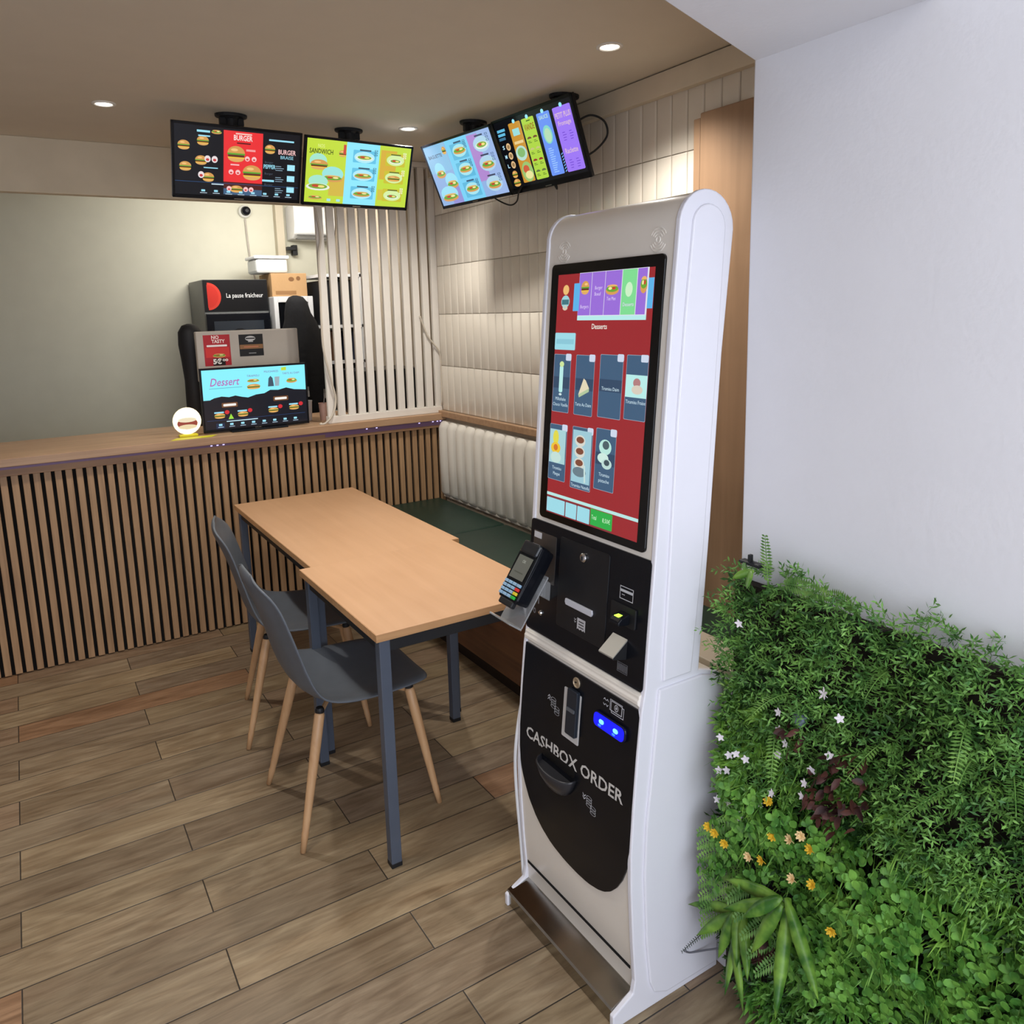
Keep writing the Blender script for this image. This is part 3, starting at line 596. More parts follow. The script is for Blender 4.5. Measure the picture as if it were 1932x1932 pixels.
card(1.5985, 1.529, 1.216, 1.354, ['Tiramisu', 'Mangue'], 1.242); gs.rect(1.598, 1.532, 1.258, 1.342, (160, 200, 204)); gs.ell(1.573, 1.322, .012, .018, (214, 206, 70)); gs.ell(1.572, 1.296, .020, .014, (226, 186, 50)); gs.ell(1.570, 1.272, .022, .014, (186, 214, 206)); gs.ell(1.572, 1.297, .009, .008, (200, 110, 40))
card(1.505, 1.428, 1.209, 1.357, [], 1.22); gs.rect(1.503, 1.431, 1.224, 1.350, (150, 192, 204))
for v in (1.325, 1.298, 1.270): gs.ell(1.474, v, .020, .014, (206, 206, 196)); gs.ell(1.474, v+.002, .015, .008, (120, 70, 50))
gs.ell(1.472, 1.250, .026, .012, (100, 120, 130)); gs.poly([(1.452, 1.226), (1.446, 1.228), (1.450, 1.268), (1.456, 1.268)], (190, 214, 210)); gs.text('Tiramisu Nutella', 1.502, 1.212, .008, (196, 220, 232), w=.072, **T_)
card(1.414, 1.344, 1.222, 1.363, ['Tiramisu', 'pistache'], 1.254); gs.ell(1.380, 1.322, .022, .018, (176, 220, 210)); gs.ell(1.378, 1.327, .012, .010, (70, 90, 96)); gs.ell(1.386, 1.296, .020, .012, (196, 224, 214)); gs.ell(1.372, 1.284, .018, .012, (180, 210, 204)); gs.ell(1.372, 1.287, .010, .007, (60, 76, 84))
gs.rect(1.599, 1.254, 1.1735, 1.181, (176, 220, 216)); gs.rect(1.599, 1.340, 1.1300, 1.1715, (120, 50, 56))
for a, b in ((1.598, 1.522), (1.518, 1.474), (1.471, 1.423)): gs.rect(a, b, 1.132, 1.168, LC, .002)
gs.rect(1.4195, 1.340, 1.1335, 1.172, (40, 164, 66), .002); gs.text('Total', 1.415, 1.148, .010, (200, 236, 200), w=.018, **T_); gs.text('8,50€', 1.375, 1.148, .010, (200, 236, 200), w=.028, **T_)
gs.build('touch_display', bz)
# speaker grilles embossed above the screen
for yc in (1.590, 1.259):
    m = M()
    for k, r in enumerate((.006, .012, .018, .024)):
        for a0 in ((25, 155), (205, 335)) if k else ((0, 360),):
            for z_ in (0,):
                pts = [K(yc+r*math.cos(math.radians(a)), 1.776+r*1.05*math.sin(math.radians(a)), .0005) for a in range(a0[0]+90*(k % 2)*0, a0[1]+1, 10)]
                m.tube(pts, .0013, 6)
    for z_ in (1.757, 1.795): m.tube([K(yc-.014, z_, .0005), K(yc+.014, z_, .0005)], .0013, 6)
    obj('speaker_grille', m, KBEIGE, ks)
# ---- upper control panel
cp = plate('control_panel', rr(1.664, 1.203, .803, 1.099, .010), -.003, .005, BLACK, ks, .0012)
m = M()
for a, b in (((1.53, 1.0785), (1.339, 1.0785)),): m.tube([K(a[0], a[1], .0052), K(b[0], b[1], .0052)], .0007, 6)
dr = plate('printer_door', rr(1.530, 1.339, .852, 1.079, .006), .004, .0068, mat('satin_black_door', (24, 25, 29), .38), cp, .0008)
def lathe_k(name, prof, y, z, mt, par, o=0, sy=1, sz=1, n=24):
    R = Matrix.Translation(K(y, z, o)) @ Matrix.Rotation(-PI/2+.087, 4, 'Y') @ Matrix.Diagonal((sz, sy, 1, 1)); return obj(name, M().lathe(prof, R, n), mt, par, smooth=False, bev=.0008)
lk = lathe_k('key_lock', [(.0115, 0), (.0115, .004), (.009, .006), (.0045, .0062)], 1.433, 1.049, CHROME, dr, .0065)
obj('keyhole', M().box(xf(1.049)-.011, xf(1.049)-.0085, 1.4315, 1.4345, 1.044, 1.054), BLACKM, lk)
m = M(); m.prism([(1.492, .924), (1.488, .917), (1.388, .917), (1.384, .924), (1.386, .933), (1.490, .933)], lambda p: K(p[0], p[1], .0065), lambda p: K(p[0], p[1], .012)); obj('receipt_slot', m, mat('pale_grey_plastic', (196, 198, 206), .4), dr, bev=.0015)
ic = G(PK(.0072), lambda c: paint(c)); GI = (192, 194, 200)
ic.poly([(1.443, .898), (1.411, .898), (1.411, .869), (1.416, .872), (1.421, .869), (1.427, .872), (1.432, .869), (1.438, .872), (1.443, .869)], (186, 186, 190))
for z in (.889, .882, .875): ic.rect(1.437, 1.417, z, z+.0025, (30, 31, 35))
for z in (.884, .890): ic.poly([(1.455, z+.004), (1.451, z), (1.447, z+.004), (1.447, z+.002), (1.451, z-.002), (1.455, z+.002)], GI)
ic.build('receipt_symbol', dr)
def sym(par, o=.0055): return G(PK(o), lambda c: paint(c, .4))
ic = sym(cp)
ic.frame(1.298, 1.253, .991, 1.021, .0018, GI); ic.rect(1.296, 1.255, 1.008, 1.014, GI); ic.rect(1.291, 1.281, 1.001, 1.0025, GI); ic.build('card_symbol', cp); ic = sym(cp)
for k in range(9): ic.rect(1.288-k*.0036, 1.2862-k*.0036, .826, .843, (120, 122, 128))
ic.frame(1.290, 1.255, .823, .846, .001, (120, 122, 128)); ic.build('barcode_symbol', cp); ic = sym(cp); ic.ring(1.627, .857, .0055, .0075, .0025, (110, 112, 118)); ic.build('round_mark', cp); ic = sym(cp)
ic.poly([(1.612, .880), (1.609, .880), (1.609, .912), (1.612, .912)], (160, 162, 168)); ic.rect(1.617, 1.6105, .8965, .899, (160, 162, 168))
ic.build('bracket_mark', cp)
lathe_k('push_button', [(.007, 0), (.007, .003), (.005, .006), (.002, .007)], 1.597, .860, CHROME, cp, .005)
m = M(); m.prism(rr(1.648, 1.548, .946, 1.071, .002, 1), lambda p: K(p[0], p[1], .0045), lambda p: K(p[0], p[1], .0062)); obj('bracket_plate', m, mat('dull_metal_plate', (104, 98, 94), .3, .7), cp)
plate('reflection_patch', rr(1.645, 1.612, 1.052, 1.068, .001, 1), .0062, .0066, mat('pale_patch', (206, 206, 210), .5), cp)  # bright reflection in the metal, painted as a pale patch
# card reader with green light
m = M(); m.prism(rr(1.322, 1.238, .934, .980, .004), lambda p: K(p[0], p[1], .004), lambda p: K(p[0], p[1], .009)); rd = obj('card_reader', m, BLACKM, cp, bev=.001)
m = M(); m.prism([(0, .0), (0, .026), (.026, .020), (.034, .012), (.034, .004), (.012, 0)], lambda p: (K(1.288, .942+p[1], .008)[0]-p[0], 1.288, .942+p[1]), lambda p: (K(1.288, .942+p[1], .008)[0]-p[0], 1.255, .942+p[1])); obj('reader_nose', m, BLACK, rd, bev=.003)
m = M(); zt = .9635; m.bbox(xf(.965)-.0315, xf(.965)-.018, 1.264, 1.279, zt-.001, zt+.0015, .0008); obj('green_light', m, em((170, 230, 70), 2.2), rd)
# barcode scanner hood
m = M(); m.prism([(0, .0), (.0, .046), (.040, .014), (.040, .009)], lambda p: (K(1.3, .858+p[1], .004)[0]-p[0], 1.312, .858+p[1]), lambda p: (K(1.3, .858+p[1], .004)[0]-p[0], 1.262, .858+p[1])); hd = obj('barcode_scanner', m, BLACKM, cp, bev=.001)
m = M(); m.prism([(.0005, .0478), (.041, .0155), (.041, .0125), (-.001, .0445)], lambda p: (K(1.3, .858+p[1], .004)[0]-p[0], 1.312, .858+p[1]), lambda p: (K(1.3, .858+p[1], .004)[0]-p[0], 1.262, .858+p[1])); obj('hood_plate', m, mat('pale_grey_metal', (176, 174, 166), .35, .4), hd)
# ---- ledge between the halves
m = M(); m.prism([(0, .770), (-.006, .772), (-.011, .778), (-.011, .786), (-.007, .790), (-.007, .797), (.004, .802), (.02, .802), (.02, .770)], lambda p: (xf(.79)+p[0]+.002, YN+.010, p[1]), lambda p: (xf(.79)+p[0]+.002, YF-.010, p[1])); obj('ledge', m, KBEIGE, ks, bev=.0012)
# ---- lower black panel with the curved bottom
pts = [(1.649, .760), (1.216, .774), (1.206, .770), (1.200, .760), (1.198, .62), (1.197, .47)]
pts = [(1.652, .764), (1.216, .768), (1.206, .764), (1.201, .754)]
zs = [.45]
right = [(1.201, .50), (1.202, .43), (1.212, .378), (1.228, .340), (1.247, .310), (1.270, .284), (1.295, .266), (1.325, .253), (1.36, .246), (1.40, .244), (1.44, .246), (1.48, .251), (1.515, .261), (1.55, .278), (1.58, .302), (1.61, .340), (1.63, .378), (1.645, .42), (1.653, .47), (1.655, .53)]
poly = pts+right
def dense(poly, step=.03):
    out = []
    for i, p in enumerate(poly):
        q = poly[(i+1) % len(poly)]; n = max(1, int(math.hypot(q[0]-p[0], q[1]-p[1])/step))
        for k in range(n): out.append((p[0]+(q[0]-p[0])*k/n, p[1]+(q[1]-p[1])*k/n))
    return out
# built as horizontal strips so that it follows the curved front
def span(z):
    ys = []; P_ = poly
    for i in range(len(P_)):
        (y0, z0), (y1, z1) = P_[i], P_[(i+1) % len(P_)]
        if (z0-z)*(z1-z) < 0: ys.append(y0+(y1-y0)*(z-z0)/(z1-z0))
    return min(ys), max(ys)
zz = [.2442+.0015*k for k in range(4)]+[.25+.006*k for k in range(1, 20)]+[.37+.02*k for k in range(20)]; zz = [z for z in zz if z < .7635]+[.7638]
m = M(); vs = []; m.smooth = True
for z in zz:
    a, b = span(z+1.3e-5); vs += [K(b, z, .0045), K(a, z, .0045), K(b, z, -.003), K(a, z, -.003)]
fs = []
for i in range(len(zz)-1):
    p = 4*i; q = p+4; fs += [(p, p+1, q+1, q), (p+1, p+3, q+3, q+1), (p+2, p, q, q+2)]
fs += [(0, 2, 3, 1), (4*len(zz)-4, 4*len(zz)-3, 4*len(zz)-1, 4*len(zz)-2)]
m.add(vs, fs); lp = obj('lower_panel', m, BLACK, ks); md = lp.modifiers.new('edge', 'EDGE_SPLIT'); md.split_angle = math.radians(35)
lk = lathe_k('key_lock', [(.0135, 0), (.0135, .003), (.011, .004), (.010, .0015)], 1.424, .7405, mat('pale_brass', (190, 172, 146), .3, .6), lp, .0045)
obj('keyhole', M().box(xf(.74)-.0065, xf(.74)-.0035, 1.421, 1.427, .742, .744), BLACKM, lk)
cs = plate('coin_slot', rr(1.469, 1.402, .588, .714, .002, 1), .004, .0062, mat('light_grey_plate', (206, 204, 202), .4), lp)
plate('coin_inlet', rr(1.446, 1.406, .606, .722, .003, 2), .005, .016, mat('dark_blue_grey_plastic', (34, 40, 50), .3), cs, .002)
plate('coin_tongue', rr(1.441, 1.411, .668, .676, .001, 1), .015, .019, mat('mid_grey_plastic', (90, 94, 100), .4), cs)
nt = plate('note_acceptor', rr(1.344, 1.232, .674, .711, .012), .004, .013, mat('dark_smoked_plastic', (12, 14, 40), .2), lp, .003)
plate('blue_light', rr(1.341, 1.235, .6765, .7085, .011), .013, .0145, em((8, 16, 226), 1.4), nt)
for yc in (1.312, 1.262):
    plate('lamp', rr(yc+.008, yc-.008, .688, .698, .005), .0145, .016, em((120, 216, 250), 1.6), nt); plate('lamp', rr(yc+.011, yc+.001, .680, .685, .002), .0145, .0155, em((60, 130, 250), 1.3), nt)
lt2 = G(PK(.0052), lambda c: paint(c, .4)); WG = (206, 204, 200)
vs, fs, x0, x1, y1 = text_mesh('CASHBOX ORDER', .018); lt2.c(WG); k = .0305/.7; kx = .392/(x1-x0)
lt2.m.add([lt2.P(1.622-(x-x0)*kx, .5125+y*k+.0175*((x-x0)*kx/.392), 1) for x, y, _ in vs], fs)
lt2.build('lettering', lp)
ic = G(PK(.0050), lambda c: paint(c, .4))
def coins(y, z, up):
    for j in range(4): ic.ring(y, z+j*.0062, .0105, .005, .0016, GI); 
    for j in range(3): ic.ring(y-.016, z-.012+j*.0062, .0105, .005, .0016, GI)
    for j in range(2):
        zc = z+.012+j*.007; s = 1 if up else -1
        ic.poly([(y+.025, zc), (y+.019, zc+.006*s), (y+.013, zc), (y+.013, zc-.003*s), (y+.019, zc+.0025*s), (y+.025, zc-.003*s)], GI)
coins(1.511, .643, True); ic.build('coin_symbol', lp); ic = sym(lp, .0050); coins(1.349, .4625, False); ic.build('coin_symbol', lp); ic = sym(lp, .0050)
ic.frame(1.293, 1.250, .722, .748, .0018, GI); ic.frame(1.299, 1.256, .727, .753, .0014, GI); ic.rect(1.297, 1.258, .729, .751, (18, 18, 22)); ic.frame(1.2955, 1.2565, .7265, .7505, .0018, GI); ic.ring(1.276, .7385, .007, .008, .0018, GI); ic.ell(1.276, .7385, .003, .0035, GI)
for s, z0 in ((1, .744), (-1, .733)):
    for yy in (1.318, 1.308): ic.poly([(yy+.004, z0), (yy, z0+.004*s), (yy-.004, z0), (yy-.004, z0-.0025*s), (yy, z0+.0015*s), (yy+.004, z0-.0025*s)], GI)
ic.build('banknote_symbol', lp)
# coin return tray: a half bowl standing proud
m = M(); n = 14; vs = []; yc = 1.478; wd = .073
for j, (z, dep, w_) in enumerate(((.497, .0, 1), (.497, .034, 1), (.492, .038, 1.0), (.468, .030, .86), (.448, .018, .66), (.440, .004, .5))):
    for k in range(n+1): a = PI*k/n; p = K(yc+wd*w_*math.cos(a), z+.0, .004); vs.append((p[0]-dep*math.sin(a)**.7, p[1], p[2]-.006*math.sin(a)))
m.smooth = True; m.add(vs, [(a*(n+1)+i, a*(n+1)+i+1, (a+1)*(n+1)+i+1, (a+1)*(n+1)+i) for a in range(1, 5) for i in range(n)])
m.smooth = False
cy = [K(yc+wd*math.cos(PI*k/n)*.94, .4905, .004) for k in range(n+1)]; m.add([(p[0]-.034*math.sin(PI*k/n)**.7, p[1], p[2]-.009) for k, p in enumerate(cy)], [list(range(n+1))])
tr = obj('coin_tray', m, mat('smoked_grey_plastic', (46, 46, 50), .3), lp, solid=.003)
plate('tray_recess', rr(yc+.07, yc-.07, .498, .522, .01), .0046, .0058, mat('deep_black', (5, 5, 7), .5), lp)

# ---- payment terminal on its clear bracket
R = Matrix.Translation((1.015, 1.584, .992)) @ Matrix.Rotation(math.radians(-180.7+90), 4, 'Z') @ Matrix.Rotation(math.radians(-35.4), 4, 'X')
m = M(); m.v = []
mbr = M(); mbr.bbox(-.05, .05, .050, .054, -.125, .02, .0015, R); mbr.bbox(-.05, .05, .012, .054, -.129, -.124, .0015, R); mbr.bbox(-.014, .02, .052, .115, -.03, .012, .002, R)
obj('terminal_bracket', mbr, mat('clear_acrylic', (225, 228, 230), .08, var=0, trans=.75, spec=.6), ks, bev=.001)
pt = thing('payment_terminal', 'black handheld card payment terminal with a coloured keypad on the kiosk bracket', 'card terminal', (1.015, 1.584, .92))
m = M(); out = [(-.5, -.48), (-.44, -.54), (.44, -.54), (.5, -.48), (.5, .30), (.46, .52), (.40, .56), (-.40, .56), (-.46, .52), (-.5, .30)]
W_, H_ = .083, .142
loops = [(1.0, .0), (1.03, .008), (1.0, .026), (.90, .044), (.86, .049)]
vs = [R @ Vector((x*W_*k, d+(.012*max(0, -z-.2) if d == 0 else 0), z*H_*(1 if k > .95 else .97))) for k, d in loops for x, z in out]; n = 10
m.add(vs, [(a*n+i, a*n+(i+1) % n, (a+1)*n+(i+1) % n, (a+1)*n+i) for a in range(4) for i in range(n)]+[list(range(n)), [4*n+i for i in range(n)]])
tb = obj('body', m, BLACK, pt, bev=.002)
m = M(); m.bbox(-.036, .036, -.006, .03, .045, .080, .006, R); obj('printer_head', m, mat('dark_grey_gloss', (38, 40, 44), .18), pt)
g = G(lambda u, v, l: R @ Vector((u, -.0008-.0001*l, v)), lambda c: em(c, .9)); g.rect(-.031, .031, -.022, .040, (92, 92, 84)); g.text('OK', -.006, .022, .008, (170, 172, 160), w=.014); g.rect(-.02, .018, -.006, -.003, (70, 72, 62)); g.build('screen', pt)
# keypad: one key one part
keyp = mat('light_blue_key', (150, 186, 214), .4)
for r_ in range(4):
    for c_ in range(4):
        x = -.0285+c_*.0185; z = -.034-r_*.0108
        mm = keyp if c_ < 3 or r_ == 0 else (paint((224, 50, 48)), paint((228, 206, 50)), paint((40, 180, 64)))[r_-1]
        m = M(); yo = .012*max(0, -z/H_-.2)*.0; m.bbox(x-.0072, x+.0072, -.0032+yo, .003+yo, z-.004, z+.004, .0012, R); obj('key', m, mm, pt)
m = M(); m.bbox(-.030, .030, .004, .02, -.092, -.074, .004, R); obj('card_slot', m, BLACKM, pt)
# white cable falling from the terminal along the kiosk edge
cb = obj('white_cable', M().tube(smooth_path([(1.035, 1.600, .925), (1.03, 1.64, .93), (1.055, 1.672, .915), (1.090, 1.673, .84), (1.094, 1.673, .76), (1.090, 1.673, .66), (1.062, 1.672, .56), (1.046, 1.672, .47), (1.041, 1.672, .40), (1.044, 1.672, .30), (1.052, 1.672, .18), (1.060, 1.672, .02)], 6), .0048, 8), mat('white_cable_rubber', (226, 226, 228), .5), smooth=True)
tag(cb, 'white cable hanging from the payment terminal down the left edge of the kiosk', 'cable')

# ================================================================== BEHIND THE COUNTER
fd = thing('drinks_fridge', 'black upright drinks fridge with lit-style header reading La pause fraicheur', 'fridge', (1.3, 5.75, 0))
obj('cabinet', M().bbox(1.095, 1.525, 5.52, 5.98, .02, 1.895, .006), mat('grey_fridge_side', (120, 122, 120), .4), fd)
g = G(lambda u, v, l: Vector((u, 5.516-.00015*l, v)), lambda c: paint(c, .35)); g.rect(1.098, 1.522, 1.685, 1.893, (14, 14, 17)); g.ell(1.125, 1.785, .085, .09, (206, 62, 48), -90, 90); g.ell(1.122, 1.785, .07, .076, (196, 50, 40), -90, 90)
g.asp = .9; g.text('La pause fraicheur', 1.245, 1.775, .030, (225, 225, 225), w=.245, bold=.006); g.build('header_sign', fd)
dd = obj('door', M().box(1.098, 1.522, 5.49, 5.519, .08, 1.672), BLACK, fd, bev=.004)
g = G(lambda u, v, l: Vector((u, 5.489-.0002*l, v)), lambda c: mat('door_glass_and_reflection_%d' % c[0], c, .12)); g.rect(1.145, 1.475, .2, 1.62, (52, 58, 66)); g.ell(1.31, 1.46, .09, .11, (30, 32, 36)); g.build('glass', dd)  # dark oval is a head's reflection painted onto the glass
# cardboard box and tub on top of a cabinet
wc = thing('glass_door_cabinet', 'white-framed cabinet with a dark glass door behind the counter', 'cabinet', (1.64, 5.7, 0))
obj('cabinet', M().box(1.535, 1.81, 5.44, 5.98, .02, 1.775), mat('white_cabinet_enamel', (214, 214, 214), .4), wc, bev=.006)
m = M(); m.box(1.535, 1.565, 5.42, 5.44, .05, 1.775); m.box(1.775, 1.81, 5.42, 5.44, .05, 1.775); m.box(1.565, 1.775, 5.42, 5.44, 1.735, 1.775); m.box(1.565, 1.775, 5.42, 5.44, .05, .1); obj('door_frame', m, mat('white_door_frame', (222, 222, 222), .35), wc, bev=.003)
obj('glass', M().box(1.566, 1.774, 5.43, 5.4385, .1, 1.735), mat('near_black_glass', (14, 15, 18), .1), wc)
cbx = thing('cardboard_box', 'brown cardboard box on top of the white-framed cabinet', 'box', (1.66, 5.65, 1.776))
obj('carton', M().box(1.55, 1.80, 5.50, 5.80, 1.7765, 1.935), mat('brown_cardboard', (176, 140, 98), .8, bump=.1), cbx, bev=.003)
g = G(lambda u, v, l: Vector((u, 5.4985-.0001*l, v)), lambda c: paint(c, .8)); g.rect(1.575, 1.72, 1.79, 1.815, (140, 104, 66)); g.ell(1.69, 1.895, .02, .015, (120, 84, 52)); g.ell(1.74, 1.90, .015, .015, (120, 84, 52)); g.build('printed_marks', cbx)
tb = thing('plastic_tub', 'white plastic tub with a lid on the cardboard box', 'tub', (1.57, 5.62, 1.936))
m = M(); m.bbox(1.46, 1.68, 5.52, 5.76, 1.937, 2.035, .018); obj('tub_body', m, mat('translucent_white_plastic', (206, 208, 206), .4), tb, smooth=False)
m = M(); m.bbox(1.45, 1.69, 5.51, 5.77, 2.034, 2.056, .007); obj('lid', m, mat('white_plastic', (232, 232, 234), .35), tb)
# black garment hanging
m = M(); m.smooth = True; vs = []; n = 20
sec = [(1.775, .012, .01, 1.615), (1.765, .045, .05, 1.62), (1.73, .070, .08, 1.622), (1.66, .085, .09, 1.625), (1.60, .105, .10, 1.635), (1.5, .14, .11, 1.63), (1.40, .16, .12, 1.63), (1.25, .175, .12, 1.64), (1.10, .165, .11, 1.655), (.95, .15, .1, 1.66), (.9, .14, .09, 1.66)]
for j, (z, a, b, cx) in enumerate(sec):
    for k in range(n): q = 2*PI*k/n; f_ = 1+.07*math.sin(5*q+j*.6)*(j > 3); vs.append((cx+a*f_*math.cos(q), 5.2+b*f_*math.sin(q), z))
m.add(vs, [(a*n+i, a*n+(i+1) % n, (a+1)*n+(i+1) % n, (a+1)*n+i) for a in range(len(sec)-1) for i in range(n)]+[list(range(n)), [(len(sec)-1)*n+i for i in range(n)]])
m.smooth = False; m.tube([(1.66, 5.2, 0), (1.66, 5.2, .92)], .02, 10); m.lathe([(.18, 0), (.17, .03)], Matrix.Translation((1.66, 5.2, 0)))
tag(obj('black_coat', m, mat('black_cloth', (14, 14, 17), .9, bump=.3, bscale=30)), 'black coat draped on a stand behind the counter, left of the lattice', 'coat')
# air conditioner
ac = thing('air_conditioner', 'white wall-mounted air conditioner partly behind the lattice', 'air conditioner', (2.0, 5.98, 2.3))
m = M(); m.prism([(5.99, 2.20), (5.86, 2.205), (5.80, 2.235), (5.775, 2.30), (5.775, 2.42), (5.80, 2.445), (5.99, 2.445)], lambda p: (1.83, p[0]-0, p[1]), lambda p: (2.14, p[0], p[1])); obj('body', m, mat('white_ac_plastic', (236, 236, 234), .3), ac, bev=.008)
m = M(); m.box(1.85, 2.13, 5.80, 5.84, 2.196, 2.206); m.box(1.85, 2.13, 5.786, 5.80, 2.222, 2.228); obj('louvre', m, mat('grey_louvre', (96, 96, 94), .5), ac)
# small security camera, bracket
sc = thing('security_camera', 'small black dome camera high on the kitchen wall under the leftmost screen', 'camera', (1.53, 5.99, 2.42))
T = Matrix.Translation((1.53, 5.99, 2.40)) @ Matrix.Rotation(PI/2, 4, 'X')
obj('base', M().lathe([(.045, 0), (.045, .02), (.038, .03)], T), mat('white_camera_shell', (220, 220, 214), .4), sc)
obj('lens', M().lathe([(.030, .02), (.034, .04), (.03, .065), (.012, .08)], T), BLACK, sc)
tag(obj('camera_cable', M().tube(smooth_path([(1.53, 5.985, 2.35), (1.535, 5.985, 2.2), (1.545, 5.985, 2.06), (1.56, 5.985, 1.98), (1.57, 5.985, 1.9)], 5), .006, 6), mat('grey_cable', (176, 168, 158), .6)), 'pale cable running down the kitchen wall below the dome camera', 'cable')
m = M(); m.bbox(1.80, 1.87, 5.90, 5.95, 2.125, 2.150, .004); m.bbox(1.85, 1.885, 5.92, 5.98, 2.09, 2.165, .004); m.tube([(1.87, 5.94, 2.14), (1.87, 5.998, 2.14)], .01); tag(obj('wall_bracket', m, BLACKM), 'small black bracket on the wall below the air conditioner', 'bracket')
tag(obj('corner_duct', M().box(1.74, 1.80, 5.93, 5.999, 1.95, 2.46), mat('cream_duct', (200, 190, 168), .7), bev=.004), 'cream pipe casing running down the wall left of the air conditioner', 'pipe casing')
# shelving behind the lattice with dark things
sh = thing('storage_rack', 'white and grey kitchen rack seen through the lattice', 'shelf', (2.0, 5.6, 0))
m = M()
for x in (1.835, 2.115):
    for y in (5.30, 5.75): m.box(x, x+.022, y, y+.022, 0, 1.93)
obj('upright', m, mat('white_rack_enamel', (220, 220, 220), .4), sh)
for z in (.45, .95, 1.30, 1.55, 1.90): obj('shelf_board', M().box(1.835, 2.137, 5.30, 5.772, z, z+.02), mat('white_rack_enamel', (220, 220, 220), .4), sh)
for lab, x0, x1, z0, z1, c, nme, cat in (('dark appliance on the upper shelf of the rack', 1.86, 2.11, 1.571, 1.88, (26, 28, 33), 'kitchen_appliance', 'appliance'), ('brown carton on the middle shelf of the rack', 1.86, 1.97, 1.321, 1.53, (96, 66, 44), 'carton', 'box'), ('dark blue crate beside the brown carton on the rack', 1.985, 2.11, 1.321, 1.52, (28, 34, 54), 'crate', 'crate'), ('black machine on the lower shelf of the rack', 1.86, 2.11, .971, 1.28, (22, 22, 26), 'dishwasher', 'appliance')):
    tag(obj(nme, M().bbox(x0, x1, 5.34, 5.7, z0, z1, .008), mat('store_%d' % c[0], c, .5)), lab, cat)
tag(obj('espresso_machine', M().bbox(1.70, 2.10, 4.33, 4.66, 1.0435, 1.31, .012), mat('black_enamel', (16, 17, 20), .3)), 'black machine on the worktop directly behind the lattice', 'appliance')
m = M(); m.smooth = True; m.lathe([(.050, 1.0435), (.055, 1.06), (.050, 1.30), (.058, 1.42), (.066, 1.50), (.062, 1.57), (.040, 1.605), (.012, 1.615)], Matrix.Translation((.835, 4.66, 0)), 28); tag(obj('dark_round_stand_in', m, mat('black_stand_in_plastic', (20, 20, 24), .6)), 'black round-topped stand-in shape half hidden behind the left edge of the till', 'appliance')  # made-up shape in place of a dark hump, likely someone's head
# beige back of the till with two stickers
pn = thing('till_screen', 'beige till housing behind the dessert screen, with a red poster and a black card', 'till', (1.1, 4.5, 1.043))
obj('housing', M().bbox(.826, 1.383, 4.452, 4.50, 1.30, 1.572, .006), mat('beige_grey_plastic', (178, 170, 160), .5), pn)
m = M(); m.bbox(1.02, 1.20, 4.47, 4.62, 1.0432, 1.055, .004); m.box(1.09, 1.13, 4.49, 4.52, 1.05, 1.32); obj('foot', m, BLACKM, pn)
g = G(lambda u, v, l: Vector((u, 4.4515-.0001*l, v)), lambda c: paint(c, .5)); g.rect(.862, 1.002, 1.385, 1.552, (172, 34, 44)); g.text('NO', .905, 1.530, .018, (240, 225, 220), w=.04, bold=.03); g.text('TASTY', .905, 1.508, .018, (240, 225, 220), w=.07, bold=.03); g.rect(.878, .985, 1.488, 1.498, (240, 235, 232), .003); g.rect(.87, .995, 1.43, 1.484, (206, 50, 46)); g.food(.94, 1.440, .07, .03, 'sub'); g.rect(.905, .970, 1.386, 1.425, (28, 16, 14)); g.text('5€', .905, 1.395, .026, (244, 240, 235), w=.045, bold=.04); g.text('00', .955, 1.408, .012, (244, 240, 235), w=.03, bold=.03); g.build('red_poster', pn)
g = G(lambda u, v, l: Vector((u, 4.4515-.0001*l, v)), lambda c: paint(c, .5)); g.rect(1.05, 1.182, 1.428, 1.548, (18, 18, 20)); g.rect(1.053, 1.18, 1.468, 1.492, (140, 100, 64)); g.ell(1.113, 1.525, .028, .014, (190, 190, 190)); g.rect(1.088, 1.138, 1.522, 1.529, (40, 40, 42)); g.rect(1.10, 1.127, 1.506, 1.511, (190, 190, 190)); g.rect(1.075, 1.155, 1.477, 1.482, (196, 120, 90)); g.rect(1.10, 1.14, 1.442, 1.446, (160, 160, 160)); g.build('black_card', pn)
# cups of cutlery
def cup(label, x, y, mt, r, h, forks):
    t = thing('plastic_cup', label, 'cup', (x, y, 1.0435))
    T = Matrix.Translation((x, y, 1.0435)); obj('cup_body', M().lathe([(r*.8, 0), (r, h), (r*1.04, h), (r*1.04, h-.004)], T), mt, t)
    for k in range(forks):
        a = k*2.1; f = thing('plastic_fork', ['clear plastic fork leaning left in the white cup', 'clear plastic fork standing in the middle of the white cup', 'clear plastic fork leaning right in the white cup'][k] if r > .03 else ['plastic spoon in the pink cup beside the lattice'][0], 'cutlery', (x, y, 1.07))
        m = M(); p0 = Vector((x-.01*math.cos(a), y-.01*math.sin(a), 1.055)); p1 = Vector((x+.03*math.cos(a+.4)-.012, y+.02*math.sin(a), 1.043+h+.08-.02*k)); dv = p1-p0
        m.tube([p0, p0+dv*.7], .003, 6); m.bbox(p1.x-.010, p1.x+.010, p1.y-.002, p1.y+.002, p0.z+dv.z*.68, p0.z+dv.z*.86, .0015)
        for q in (-.007, -.0023, .0023, .007): m.box(p1.x+q-.0012, p1.x+q+.0012, p1.y-.001, p1.y+.001, p0.z+dv.z*.85, p1.z)
        obj('tines', m, mat('clear_cutlery_plastic', (170, 168, 164), .2, trans=.3), f)
cup('white plastic cup of clear forks between the dessert screen and the lattice', 1.385, 4.40, mat('milky_plastic', (206, 202, 198), .35), .036, .115, 3)
cup('pink plastic cup just behind the lattice edge', 1.470, 4.345, mat('pink_plastic', (196, 160, 146), .4), .028, .10, 1)
